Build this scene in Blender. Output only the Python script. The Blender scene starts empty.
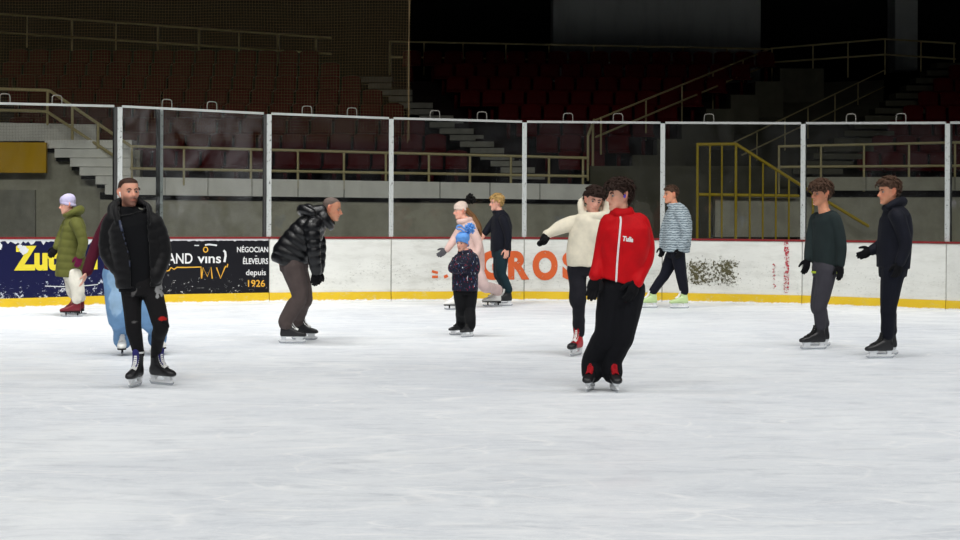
import bpy, math, random
import numpy as np
from mathutils import Vector, Matrix
R = math.radians
rng = random.Random(7)
scene = bpy.context.scene
col = scene.collection

# ------------------------------------------------------------------ camera model
F, CH, HY, ROLL = 1800.0, 1.52, 205.0, R(0.2)
CR, SR = math.cos(ROLL), math.sin(ROLL)

def at(px, py, Y):
    """world point seen at pixel (px, py) at depth Y"""
    u, v = (px - 480) / F, (HY - py) / F
    return Vector(((u * CR - v * SR) * Y, Y, CH + (u * SR + v * CR) * Y))

def ground(px, py):
    u, v = (px - 480) / F, (HY - py) / F
    Y = -CH / (u * SR + v * CR)
    return at(px, py, Y)

def proj(x, y, z):
    X, Z = x / y, (z - CH) / y
    return 480 + F * (X * CR + Z * SR), HY - F * (-X * SR + Z * CR)

cam = bpy.data.cameras.new('camera')
cam.sensor_width = 36.0
cam.lens = F / 960 * 36
cam.shift_y = -(270 - HY) / 960
cam.clip_end = 300
cam_o = bpy.data.objects.new('camera', cam)
col.objects.link(cam_o)
cam_o.matrix_world = Matrix.Translation((0, 0, CH)) @ Matrix.Rotation(-ROLL, 4, 'Y') @ Matrix.Rotation(R(90), 4, 'X')
scene.camera = cam_o

# ------------------------------------------------------------------ mesh helpers
class MB:
    def __init__(s):
        s.v, s.f = [], []

    def add(s, verts, faces):
        o = len(s.v)
        s.v += [tuple(p) for p in verts]
        s.f += [tuple(i + o for i in f) for f in faces]

    def loft(s, rings, closed=False):
        n = len(rings[0])
        vs = [p for r in rings for p in r]
        fs = []
        m = len(rings)
        for i in range(m if closed else m - 1):
            a, b = i * n, ((i + 1) % m) * n
            for k in range(n):
                fs.append((a + k, a + (k + 1) % n, b + (k + 1) % n, b + k))
        if not closed:
            fs.append(tuple(reversed(range(n))))
            fs.append(tuple((m - 1) * n + k for k in range(n)))
        s.add(vs, fs)

    def box(s, lo, hi):
        x0, y0, z0 = lo
        x1, y1, z1 = hi
        s.add([(x0, y0, z0), (x1, y0, z0), (x1, y1, z0), (x0, y1, z0), (x0, y0, z1), (x1, y0, z1), (x1, y1, z1), (x0, y1, z1)],
              [(3, 2, 1, 0), (4, 5, 6, 7), (0, 1, 5, 4), (1, 2, 6, 5), (2, 3, 7, 6), (3, 0, 4, 7)])

    def prism(s, poly, off):
        """extrude a 3-D polygon by vector off"""
        n = len(poly)
        vs = [Vector(p) for p in poly] + [Vector(p) + Vector(off) for p in poly]
        fs = [tuple(reversed(range(n))), tuple(range(n, 2 * n))]
        for k in range(n):
            fs.append((k, (k + 1) % n, n + (k + 1) % n, n + k))
        s.add(vs, fs)

    def slab(s, p, q, z0, z1, th):
        """upright slab between ground points p,q (x,y), thickness th going away from the camera"""
        p, q = Vector((p[0], p[1], 0)), Vector((q[0], q[1], 0))
        d = (q - p).normalized()
        nrm = Vector((-d.y, d.x, 0)) * th
        s.prism([p + Vector((0, 0, z0)), q + Vector((0, 0, z0)), q + Vector((0, 0, z1)), p + Vector((0, 0, z1))], nrm)

    def rod(s, p, q, r, n=8):
        tube(s, [p, q], [r, r], n=n, step=99, cap=False)

    def mesh(s, name, smooth=False):
        me = bpy.data.meshes.new(name)
        me.from_pydata(s.v, [], s.f)
        me.validate()
        me.update()
        if smooth:
            me.polygons.foreach_set('use_smooth', [True] * len(me.polygons))
        return me

def catmull(pts, t):
    n = len(pts) - 1
    i = min(int(t), n - 1)
    f = t - i
    p1, p2 = pts[i], pts[i + 1]
    p0 = pts[i - 1] if i > 0 else p1 * 2 - p2
    p3 = pts[i + 2] if i + 2 <= n else p2 * 2 - p1
    return 0.5 * ((2 * p1) + (p2 - p0) * f + (2 * p0 - 5 * p1 + 4 * p2 - p3) * f * f + (3 * p1 - p0 - 3 * p2 + p3) * f ** 3)

def lerp(a, b, t):
    return a + (b - a) * t

def tab(tb, t):
    i = min(int(t), len(tb) - 2)
    f = t - i
    return lerp(tb[i], tb[i + 1], f)

def quiltf(s, period, amp):
    if not period:
        return 1.0
    return 1 + amp * (abs(math.sin(math.pi * s / period)) ** 0.6 - 0.6)

def tube(mb, pts, radii, n=14, step=0.012, cap=True, quilt=None, amp=0.12, flat=None, flatdir=None):
    """tapered tube through pts; flat = ratio across flatdir"""
    pts = [Vector(p) for p in pts]
    nseg = len(pts) - 1
    samples = []
    for i in range(nseg):
        L = (pts[i + 1] - pts[i]).length
        k = max(1, int(math.ceil(L / step)))
        for j in range(k):
            samples.append(i + j / k)
    samples.append(nseg)
    P = [catmull(pts, t) if nseg > 1 else lerp(pts[0], pts[1], t) for t in samples]
    rad = [tab(radii, t) for t in samples]
    T = []
    for i in range(len(P)):
        a, b = P[max(0, i - 1)], P[min(len(P) - 1, i + 1)]
        T.append((b - a).normalized())
    up = Vector(flatdir) if flatdir is not None else (Vector((0, 0, 1)) if abs(T[0].z) < 0.8 else Vector((1, 0, 0)))
    U = (up - T[0] * up.dot(T[0])).normalized()
    rings = []
    s = 0
    for i in range(len(P)):
        U = (U - T[i] * U.dot(T[i])).normalized()
        V = T[i].cross(U)
        if i:
            s += (P[i] - P[i - 1]).length
        q = quiltf(s, quilt, amp)
        fl = flat or 1.0
        if cap and i == 0:
            for g in (85, 55, 25):
                c, sn = math.cos(R(g)), math.sin(R(g))
                rings.append([P[0] - T[0] * rad[0] * sn + (U * math.cos(a) * fl + V * math.sin(a)) * rad[0] * c for a in [2 * math.pi * k / n for k in range(n)]])
        rings.append([P[i] + (U * math.cos(a) * fl + V * math.sin(a)) * rad[i] * q for a in [2 * math.pi * k / n for k in range(n)]])
        if cap and i == len(P) - 1:
            for g in (25, 55, 85):
                c, sn = math.cos(R(g)), math.sin(R(g))
                rings.append([P[i] + T[i] * rad[i] * sn + (U * math.cos(a) * fl + V * math.sin(a)) * rad[i] * c for a in [2 * math.pi * k / n for k in range(n)]])
    mb.loft(rings)

def torus(mb, c, A, B, rx, ry, r, rback=None, n=28, m=10, up=None):
    """ring around c in plane (A,B); -B is the front; rback thicker at the back"""
    c, A, B = Vector(c), Vector(A).normalized(), Vector(B).normalized()
    N = A.cross(B)
    rings = []
    for i in range(n):
        a = 2 * math.pi * i / n
        rr = r if rback is None else lerp(r, rback, (math.sin(a) + 1) / 2)
        cen = c + A * math.cos(a) * rx + B * math.sin(a) * ry
        rad = (A * math.cos(a) + B * math.sin(a)).normalized()
        rings.append([cen + (rad * math.cos(b) + N * math.sin(b)) * rr for b in [2 * math.pi * k / m for k in range(m)]])
    mb.loft(rings, closed=True)

def torso_loft(mb, rings, L, n=32, step=0.012, quilt=None, amp=0.06, sc=1.0, expo=2.5):
    """rings: list of (center, halfwidth, halfdepth)"""
    C = [Vector(r[0]) for r in rings]
    W = [r[1] for r in rings]
    Dp = [r[2] for r in rings]
    ns = len(C) - 1
    samples = []
    for i in range(ns):
        k = max(2, int(math.ceil((C[i + 1] - C[i]).length / step)))
        samples += [i + j / k for j in range(k)]
    samples.append(ns)
    P = [catmull(C, t) if ns > 1 else lerp(C[0], C[1], t) for t in samples]
    out = []
    s = 0
    for i, t in enumerate(samples):
        T = (P[min(len(P) - 1, i + 1)] - P[max(0, i - 1)]).normalized()
        Lr = (L - T * L.dot(T)).normalized()
        Dv = T.cross(Lr)
        if i:
            s += (P[i] - P[i - 1]).length
        q = quiltf(s, quilt, amp) * sc
        w, d = tab(W, t) * q, tab(Dp, t) * q
        ring = []
        for k in range(n):
            a = 2 * math.pi * k / n
            ca, sa = math.cos(a), math.sin(a)
            ring.append(P[i] + Lr * w * math.copysign(abs(ca) ** (2 / expo), ca) + Dv * d * math.copysign(abs(sa) ** (2 / expo), sa))
        out.append(ring)
    c0 = sum(out[0], Vector()) / n
    c1 = sum(out[-1], Vector()) / n
    out.insert(0, [lerp(c0, p, 0.9) for p in out[0]])
    mb.loft(out)

def bake(mb, voxel, smooth=2, factor=0.5):
    me = mb.mesh('tmp')
    o = bpy.data.objects.new('tmp', me)
    col.objects.link(o)
    m = o.modifiers.new('r', 'REMESH')
    m.mode = 'VOXEL'
    m.voxel_size = voxel
    if smooth:
        m = o.modifiers.new('s', 'SMOOTH')
        m.factor = factor
        m.iterations = smooth
    dg = bpy.context.evaluated_depsgraph_get()
    dg.update()
    out = bpy.data.meshes.new_from_object(o.evaluated_get(dg))
    bpy.data.objects.remove(o)
    bpy.data.meshes.remove(me)
    out.polygons.foreach_set('use_smooth', [True] * len(out.polygons))
    return out

def get_co(me):
    a = np.empty(len(me.vertices) * 3)
    me.vertices.foreach_get('co', a)
    return a.reshape(-1, 3)

def set_co(me, a):
    me.vertices.foreach_set('co', a.reshape(-1))
    me.update()

def get_no(me):
    a = np.empty(len(me.vertices) * 3, dtype=np.float32)
    me.vertex_normals.foreach_get('vector', a)
    return a.reshape(-1, 3).astype(float)

def wob(p, freq, seed=0, n=14, an=(1, 1, 1)):
    """cheap smooth noise: sum of random sines, range about -1..1"""
    r = np.random.RandomState(seed)
    out = np.zeros(len(p))
    for i in range(n):
        k = r.normal(size=3)
        k = k / np.linalg.norm(k) * freq * (0.6 + 0.8 * r.rand()) * np.array(an)
        out += np.sin(p @ k + r.rand() * 6.28)
    return out / math.sqrt(n)

def set_col(me, c):
    at_ = me.color_attributes.new('Col', 'FLOAT_COLOR', 'POINT')
    full = np.ones((len(me.vertices), 4), dtype=np.float32)
    full[:, :3] = c
    at_.data.foreach_set('color', full.reshape(-1))

# ------------------------------------------------------------------ object helpers
def link(name, me, mat=None, parent=None):
    o = bpy.data.objects.new(name, me)
    col.objects.link(o)
    if mat is not None:
        for m in (mat if isinstance(mat, (list, tuple)) else [mat]):
            me.materials.append(m)
    if parent is not None:
        o.parent = parent
    return o

def tag(o, label, cat, group=None, kind=None):
    o['label'] = label
    o['category'] = cat
    if group:
        o['group'] = group
    if kind:
        o['kind'] = kind
    return o

def empty(name, loc, label, cat, group=None):
    o = bpy.data.objects.new(name, None)
    o.empty_display_size = 0.1
    col.objects.link(o)
    o.location = loc
    return tag(o, label, cat, group)

def structure(name, mb, mat):
    o = link(name, mb.mesh(name), mat)
    o['kind'] = 'structure'
    return o

def rebase(mb, loc):
    l = Vector(loc)
    mb.v = [tuple(Vector(p) - l) for p in mb.v]
    return mb

def child(name, mb, mat, root, smooth=False):
    """mesh given in world coordinates -> child of root (root unrotated)"""
    l = root.location if root.parent is None else Vector(root.parent.location) + Vector(root.location)
    return link(name, rebase(mb, l).mesh(name, smooth), mat, root)

# ------------------------------------------------------------------ materials
def srgb(r, g, b):
    def f(c):
        c /= 255
        return c / 12.92 if c <= 0.04045 else ((c + 0.055) / 1.055) ** 2.4
    return (f(r), f(g), f(b))

class NT:
    def __init__(s, name):
        s.m = bpy.data.materials.new(name)
        s.m.use_nodes = True
        s.t = s.m.node_tree
        s.t.nodes.clear()
        s.out = s.n('ShaderNodeOutputMaterial')

    def n(s, typ, **kw):
        nd = s.t.nodes.new(typ)
        for k, v in kw.items():
            setattr(nd, k, v)
        return nd

    def l(s, a, b):
        s.t.links.new(a, b)

    def coord(s, kind='Object', scale=(1, 1, 1), rot=(0, 0, 0), loc=(0, 0, 0)):
        tc = s.n('ShaderNodeTexCoord')
        mp = s.n('ShaderNodeMapping')
        mp.inputs['Scale'].default_value = scale
        mp.inputs['Rotation'].default_value = rot
        mp.inputs['Location'].default_value = loc
        s.l(tc.outputs[kind], mp.inputs[0])
        return mp.outputs[0]

    def noise(s, vec, scale, detail=4, rough=0.55, dist=0):
        nd = s.n('ShaderNodeTexNoise')
        nd.inputs['Scale'].default_value = scale
        nd.inputs['Detail'].default_value = detail
        nd.inputs['Roughness'].default_value = rough
        nd.inputs['Distortion'].default_value = dist
        s.l(vec, nd.inputs['Vector'])
        return nd.outputs[0]

    def ramp(s, fac, a, b, ca=(0, 0, 0), cb=(1, 1, 1)):
        nd = s.n('ShaderNodeValToRGB')
        e = nd.color_ramp.elements
        e[0].position, e[1].position = a, b
        e[0].color = (*ca, 1)
        e[1].color = (*cb, 1)
        s.l(fac, nd.inputs[0])
        return nd.outputs[0]

    def mix(s, fac, a, b, mode='MIX'):
        nd = s.n('ShaderNodeMix', data_type='RGBA', blend_type=mode)
        for sock, v in ((nd.inputs[0], fac), (nd.inputs[6], a), (nd.inputs[7], b)):
            if isinstance(v, (int, float)):
                sock.default_value = v
            elif isinstance(v, tuple):
                sock.default_value = (*v, 1)
            else:
                s.l(v, sock)
        return nd.outputs[2]

    def math(s, op, a, b=0.0):
        nd = s.n('ShaderNodeMath', operation=op)
        for sock, v in ((nd.inputs[0], a), (nd.inputs[1], b)):
            if isinstance(v, (int, float)):
                sock.default_value = v
            else:
                s.l(v, sock)
        return nd.outputs[0]

    def bump(s, h, strength=0.3, dist=0.01):
        nd = s.n('ShaderNodeBump')
        nd.inputs['Strength'].default_value = strength
        nd.inputs['Distance'].default_value = dist
        s.l(h, nd.inputs['Height'])
        return nd.outputs[0]

    def bsdf(s, color, rough=0.6, spec=0.4, metal=0.0, normal=None, sheen=0.0, alpha=None):
        b = s.n('ShaderNodeBsdfPrincipled')
        if isinstance(color, tuple):
            b.inputs['Base Color'].default_value = (*color, 1)
        else:
            s.l(color, b.inputs['Base Color'])
        if isinstance(rough, (int, float)):
            b.inputs['Roughness'].default_value = rough
        else:
            s.l(rough, b.inputs['Roughness'])
        b.inputs['Specular IOR Level'].default_value = spec
        b.inputs['Metallic'].default_value = metal
        b.inputs['Sheen Weight'].default_value = sheen
        if normal is not None:
            s.l(normal, b.inputs['Normal'])
        if alpha is not None:
            s.l(alpha, b.inputs['Alpha'])
        s.l(b.outputs[0], s.out.inputs[0])
        return b

def plain(name, c, rough=0.6, spec=0.4, metal=0.0, var=0.12, scale=6.0):
    t = NT(name)
    v = t.coord()
    nz = t.noise(v, scale)
    cc = t.mix(nz, tuple(x * (1 - var) for x in c), tuple(min(1, x * (1 + var)) for x in c))
    t.bsdf(cc, rough, spec, metal)
    return t.m

def fabric(name, c, rough=0.8, spec=0.2, weave=260, bs=0.15, sheen=0.02, attr=False, pattern=None, fold=0.0):
    t = NT(name)
    v = t.coord()
    base = c
    if attr:
        a = t.n('ShaderNodeAttribute', attribute_name='Col')
        base = a.outputs['Color']
    nz = t.noise(v, 9, 5)
    if pattern:
        base = pattern(t, v)
    cc = t.mix(1.0, base, t.ramp(nz, 0.25, 0.75, (0.82,) * 3, (1.12,) * 3), 'MULTIPLY')
    h = t.noise(v, weave, 2)
    if fold:
        fz = t.noise(t.coord(scale=(1, 1, 0.55)), 14, 3, 0.5, 0.6)
        h = t.math('ADD', t.math('MULTIPLY', h, 0.15), t.math('MULTIPLY', fz, fold))
    t.bsdf(cc, rough, spec, normal=t.bump(h, bs, 0.012), sheen=sheen)
    return t.m
# ------------------------------------------------------------------ rink materials
def m_ice():
    t = NT('ice')
    v = t.coord()
    big = t.noise(v, 0.35, 6, 0.6, 0.8)
    mid = t.noise(t.coord(scale=(0.7, 1.5, 1), rot=(0, 0, 0.2)), 1.6, 8, 0.68, 1.2)
    fine = t.noise(v, 16, 6, 0.75, 0.5)
    base = t.mix(t.ramp(big, 0.34, 0.66), srgb(220, 225, 232), srgb(238, 242, 246))
    base = t.mix(t.math('MULTIPLY', t.ramp(mid, 0.42, 0.72), 0.5), base, srgb(166, 172, 181))
    base = t.mix(t.math('MULTIPLY', t.ramp(fine, 0.5, 0.68), 0.55), base, srgb(240, 243, 246))
    f2 = t.noise(v, 70, 3, 0.7)
    base = t.mix(t.math('MULTIPLY', t.math('MULTIPLY', t.ramp(f2, 0.55, 0.66), t.ramp(t.noise(v, 0.9, 4, 0.6, 1.0), 0.42, 0.62)), 0.5), base, srgb(252, 253, 254))
    f3 = t.noise(t.coord(scale=(0.35, 1, 1), rot=(0, 0, .1)), 5, 6, 0.75, 0.6)
    base = t.mix(t.math('MULTIPLY', t.ramp(f3, 0.52, 0.68), 0.35), base, srgb(160, 166, 176))
    # skate cuts: thin curved lines
    cuts = None
    for sc, rot, wd, ds in ((0.55, 0.3, 0.010, 2.5), (0.9, 1.3, 0.013, 2.0), (1.5, 2.3, 0.018, 2.5), (0.7, 2.0, 0.010, 4.0)):
        vv = t.coord(scale=(0.45, 1, 1), rot=(0, 0, rot))
        vo = t.n('ShaderNodeTexVoronoi', feature='DISTANCE_TO_EDGE')
        vo.inputs['Scale'].default_value = sc
        nz = t.n('ShaderNodeTexNoise')
        nz.inputs['Scale'].default_value = 0.6
        t.l(vv, nz.inputs['Vector'])
        ad = t.n('ShaderNodeVectorMath', operation='MULTIPLY_ADD')
        t.l(nz.outputs[1], ad.inputs[0])
        ad.inputs[1].default_value = (ds, ds, 0)
        t.l(vv, ad.inputs[2])
        t.l(ad.outputs[0], vo.inputs['Vector'])
        line = t.ramp(vo.outputs[0], 0.0, wd, (1, 1, 1), (0, 0, 0))
        cuts = line if cuts is None else t.math('MAXIMUM', cuts, line)
    brk = t.ramp(t.noise(v, 2.2, 4), 0.4, 0.62)
    cutm = t.math('MULTIPLY', t.math('MULTIPLY', cuts, brk), 0.6)
    base = t.mix(cutm, base, srgb(250, 251, 252))
    # snow crumbs
    cr = t.ramp(t.noise(v, 55, 3, 0.7), 0.66, 0.72)
    base = t.mix(t.math('MULTIPLY', cr, t.ramp(mid, 0.4, 0.7)), base, (0.95, 0.96, 0.97))
    h = t.math('ADD', t.math('MULTIPLY', mid, 0.6), t.math('ADD', t.math('MULTIPLY', fine, 0.5), t.math('MULTIPLY', cutm, 0.6)))
    rough = t.mix(t.ramp(mid, 0.35, 0.7), (0.33,) * 3, (0.6,) * 3)
    b = t.bsdf(base, rough, 0.22, normal=t.bump(h, 0.35, 0.008))
    return t.m

def m_board(name, c, chip=None, chip_lo=0.5, specks=0.5, dirt=0.35):
    """painted dasher board: object z is height; chips / scuffs / grime"""
    t = NT(name)
    v = t.coord()
    sep = t.n('ShaderNodeSeparateXYZ')
    t.l(v, sep.inputs[0])
    z = sep.outputs[2]
    base = t.mix(t.noise(v, 2.2, 5), tuple(x * 0.9 for x in c), tuple(min(1, x * 1.06) for x in c))
    low = t.ramp(z, 0.08, 0.75, (1, 1, 1), (0, 0, 0))
    if chip:
        n1 = t.noise(t.coord(scale=(1, 1, 1.3)), 14, 6, 0.75)
        n2 = t.noise(v, 2.5, 3)
        th = t.math('ADD', n1, t.math('MULTIPLY', t.math('MULTIPLY', low, n2), chip_lo))
        base = t.mix(t.ramp(th, 0.73, 0.76), base, chip)
        sc = t.noise(t.coord(scale=(0.5, 0.5, 9)), 4, 4, 0.7)
        base = t.mix(t.math('MULTIPLY', t.ramp(sc, 0.70, 0.74), t.math('MULTIPLY', low, 0.9)), base, chip)
    else:
        n1 = t.noise(t.coord(scale=(0.8, 0.8, 1.2)), 26, 5, 0.75)
        n2 = t.ramp(t.noise(v, 1.3, 3), 0.35, 0.7)
        band = t.ramp(t.math('ABSOLUTE', t.math('SUBTRACT', z, 0.4)), 0.08, 0.42, (1, 1, 1), (0, 0, 0))
        m = t.math('MULTIPLY', t.ramp(n1, 0.56, 0.66), t.math('MULTIPLY', t.math('MULTIPLY', n2, band), specks))
        base = t.mix(m, base, srgb(70, 72, 66))
        sm = t.noise(t.coord(scale=(0.6, 0.6, 2.5)), 3, 6, 0.7)
        base = t.mix(t.math('MULTIPLY', t.ramp(sm, 0.45, 0.75), dirt), base, srgb(140, 138, 128))
    t.bsdf(base, 0.5, 0.25)
    return t.m

def m_kick():
    t = NT('yellow_kick_strip')
    v = t.coord()
    base = t.mix(t.noise(v, 3, 4), srgb(206, 168, 22), srgb(226, 192, 40))
    n1 = t.noise(t.coord(scale=(1, 1, 2)), 9, 6, 0.75)
    base = t.mix(t.ramp(n1, 0.56, 0.7), base, srgb(205, 190, 130))
    sep = t.n('ShaderNodeSeparateXYZ')
    t.l(v, sep.inputs[0])
    edge = t.math('ADD', t.ramp(sep.outputs[2], 0.0, 0.05, (1, 1, 1), (0, 0, 0)), t.math('MULTIPLY', t.math('SUBTRACT', n1, 0.5), 1.6))
    base = t.mix(t.ramp(edge, 0.45, 0.75), base, srgb(228, 230, 232))
    t.bsdf(base, 0.45, 0.4)
    return t.m

def m_worn(name, c, th=0.42, scale=18, soft=0.04, spec=0.4):
    t = NT(name)
    n1 = t.noise(t.coord(), scale, 6, 0.75)
    base = t.mix(t.noise(t.coord(), 5, 3), tuple(x * 0.88 for x in c), c)
    t.bsdf(base, 0.45, spec, alpha=t.ramp(n1, th - soft, th))
    return t.m

def m_stain():
    t = NT('mould_stain')
    g = t.coord('Generated')
    sep = t.n('ShaderNodeSeparateXYZ')
    t.l(g, sep.inputs[0])
    ex = t.math('SUBTRACT', 1.0, t.math('ABSOLUTE', t.math('SUBTRACT', t.math('MULTIPLY', sep.outputs[0], 2.0), 1.0)))
    ez = t.math('SUBTRACT', 1.0, t.math('ABSOLUTE', t.math('SUBTRACT', t.math('MULTIPLY', sep.outputs[2], 2.0), 1.0)))
    e = t.math('MULTIPLY', t.math('MINIMUM', t.math('MULTIPLY', ex, 2.5), 1.0), t.math('MINIMUM', t.math('MULTIPLY', ez, 1.8), 1.0))
    blotch = t.noise(t.coord(), 3.5, 3)
    n = t.math('ADD', t.noise(t.coord(), 24, 5, 0.75), t.math('MULTIPLY', t.math('MULTIPLY', e, blotch), 0.42))
    a = t.ramp(n, 0.655, 0.72)
    c = t.mix(t.noise(t.coord(), 6, 3), srgb(66, 64, 40), srgb(96, 90, 62))
    t.bsdf(c, 0.8, 0.2, alpha=t.math('MULTIPLY', a, 0.85))
    return t.m

def m_glass(name, haze):
    t = NT(name)
    v = t.coord()
    tr = t.n('ShaderNodeBsdfTransparent')
    tr.inputs[0].default_value = (0.93, 0.95, 0.94, 1)
    gl = t.n('ShaderNodeBsdfGlossy')
    gl.inputs['Roughness'].default_value = 0.02
    fr = t.n('ShaderNodeFresnel')
    fr.inputs['IOR'].default_value = 1.45
    m1 = t.n('ShaderNodeMixShader')
    t.l(fr.outputs[0], m1.inputs[0])
    t.l(tr.outputs[0], m1.inputs[1])
    t.l(gl.outputs[0], m1.inputs[2])
    df = t.n('ShaderNodeBsdfDiffuse')
    df.inputs[0].default_value = (0.72, 0.72, 0.76, 1)
    sep = t.n('ShaderNodeSeparateXYZ')
    t.l(v, sep.inputs[0])
    spk = t.math('MULTIPLY', t.ramp(t.noise(v, 34, 3, 0.6), 0.745, 0.765), 0.6)
    smear = t.math('MULTIPLY', t.ramp(t.noise(t.coord(scale=(1.3, 1.3, 1)), 1.5, 5, 0.65, 1.0), 0.35, 0.75), haze)
    band = t.ramp(sep.outputs[2], 1.3, 2.3, (1, 1, 1), (0.25, 0.25, 0.25))
    fac = t.math('MAXIMUM', t.math('MULTIPLY', smear, band), spk)
    m2 = t.n('ShaderNodeMixShader')
    t.l(fac, m2.inputs[0])
    t.l(m1.outputs[0], m2.inputs[1])
    t.l(df.outputs[0], m2.inputs[2])
    t.l(m2.outputs[0], t.out.inputs[0])
    return t.m

def m_post():
    t = NT('glass_post_metal')
    v = t.coord()
    n = t.noise(v, 30, 3, 0.7)
    base = t.mix(t.ramp(n, 0.6, 0.66), srgb(188, 192, 190), srgb(60, 60, 58))
    t.bsdf(base, 0.45, 0.4, 0.25)
    return t.m

def m_concrete(name, c, scale=3.0, var=0.22, joint=None):
    t = NT(name)
    v = t.coord()
    n = t.noise(v, scale, 8, 0.65)
    base = t.mix(t.ramp(n, 0.25, 0.75), tuple(x * (1 - var) for x in c), tuple(x * (1 + var) for x in c))
    sp = t.ramp(t.noise(v, 22, 4, 0.7), 0.66, 0.72)
    base = t.mix(t.math('MULTIPLY', sp, 0.55), base, tuple(x * 0.3 for x in c))
    stn = t.ramp(t.noise(t.coord(scale=(1.5, 1.5, 0.25)), 2.0, 5), 0.5, 0.8)
    base = t.mix(t.math('MULTIPLY', stn, 0.35), base, tuple(x * 0.5 for x in c))
    t.bsdf(base, 0.85, 0.2, normal=t.bump(n, 0.25, 0.01))
    return t.m

M = {}
M['ice'] = m_ice()
M['white_board'] = m_board('white_board', srgb(216, 217, 212), specks=0.5, dirt=0.3)
M['grimy_board'] = m_board('grimy_white_board', srgb(212, 213, 208), specks=1.0, dirt=0.5)
M['navy_board'] = m_board('navy_board', srgb(7, 11, 58), chip=srgb(190, 196, 205), chip_lo=0.42)
M['black_board'] = m_board('black_board', srgb(10, 10, 18), chip=srgb(190, 190, 188), chip_lo=0.36)
M['kick'] = m_kick()
M['cap'] = plain('red_cap', srgb(122, 30, 32), 0.4, 0.4)
M['yellow_ink'] = m_worn('yellow_lettering', srgb(226, 208, 52), th=0.36, scale=10)
M['white_ink'] = m_worn('white_lettering', srgb(222, 222, 222), th=0.34, scale=20)
M['gold_ink'] = m_worn('gold_lettering', srgb(226, 172, 58), th=0.34, scale=20)
M['orange_ink'] = m_worn('orange_lettering', srgb(206, 92, 42), th=0.40, scale=13)
M['red_ink'] = m_worn('flaking_red_lettering', srgb(176, 28, 52), th=0.54, scale=22)
M['chip'] = plain('bare_white_patch', srgb(205, 207, 210), 0.6)
M['stain'] = m_stain()
M['glass'] = m_glass('clear_pane', 0.012)
M['hazy_glass'] = m_glass('scuffed_pane', 0.05)
M['post'] = m_post()
M['rail_alu'] = plain('aluminium_rail', srgb(170, 172, 170), 0.45, 0.4, 0.2)
M['loop'] = plain('dull_loop_metal', srgb(120, 118, 112), 0.5, 0.3, 0.3)
M['seam'] = plain('dark_seam', srgb(60, 60, 60), 0.7)
M['floor'] = m_concrete('service_floor', srgb(70, 70, 66))
M['concrete'] = m_concrete('grey_concrete', srgb(150, 148, 136))
M['light_concrete'] = m_concrete('pale_concrete', srgb(243, 241, 232), var=0.1)
M['mid_concrete'] = m_concrete('plain_concrete', srgb(172, 169, 152))
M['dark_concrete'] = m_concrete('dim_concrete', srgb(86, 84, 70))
M['gap'] = plain('painted_gap_shade', srgb(30, 30, 30), 0.9, 0.1)  # dark colour standing in for shade under the ledges and steps
M['backwall'] = m_concrete('back_wall_paint', srgb(30, 30, 30))
M['greypanel'] = m_concrete('grey_wall_panel', srgb(222, 224, 218), scale=0.6, var=0.1)
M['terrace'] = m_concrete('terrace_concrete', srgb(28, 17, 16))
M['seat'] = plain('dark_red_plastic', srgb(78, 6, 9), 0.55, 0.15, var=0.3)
M['rail'] = plain('cream_rail_paint', srgb(190, 176, 128), 0.5, 0.4)
M['yellow'] = plain('yellow_rail_paint', srgb(196, 168, 20), 0.5, 0.4)
M['yellow_panel'] = plain('yellow_panel_paint', srgb(214, 166, 12), 0.6, 0.3, var=0.15, scale=2)
M['net'] = plain('net_cord', srgb(120, 104, 76), 0.9, 0.1)

# ------------------------------------------------------------------ ice, boards, glass
BP = [(-60, 310.5, 237.2, 100.5), (120, 304.7, 237.0, 105), (269, 301.7, 236.8, 112.3), (391, 300.5, 236.8, 117), (524, 300.2, 237.0, 120.5),
      (662, 301.5, 238.2, 121.5), (802, 304.5, 239.6, 122), (946, 310, 241.6, 121.5), (1090, 317.5, 243.8, 120)]
BX = [b[0] for b in BP]

def bi(px, k):
    i = 0
    while i < len(BX) - 2 and px > BX[i + 1]:
        i += 1
    t = (px - BX[i]) / (BX[i + 1] - BX[i])
    return BP[i][k] * (1 - t) + BP[i + 1][k] * t

BG = [ground(b[0], b[1]) for b in BP]

def on_board(px, py, out=0.0):
    """world point on the board face seen at (px,py)"""
    i = 0
    while i < len(BX) - 2 and px > BX[i + 1]:
        i += 1
    p, q = BG[i], BG[i + 1]
    d = (q - p).normalized()
    n = Vector((d.y, -d.x, 0))
    a = at(px, py, 1.0) - Vector((0, 0, CH))
    o = Vector((0, 0, CH))
    k = (p + n * out - o).dot(n) / a.dot(n)
    return o + a * k

mb = MB()
pts = [(-26, -8), (26, -8), (26, BG[-1].y - 8)] + [(g.x, g.y + 0.06) for g in reversed(BG)] + [(-26, BG[0].y - 6)]
mb.add([(x, y, 0) for x, y in pts], [tuple(range(len(pts)))])
ice = structure('floor', mb, M['ice'])
mb = MB()
mb.add([(-40, 20, -0.03), (40, 20, -0.03), (40, 60, -0.03), (-40, 60, -0.03)], [(0, 1, 2, 3)])
structure('ground', mb, M['floor'])

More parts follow.
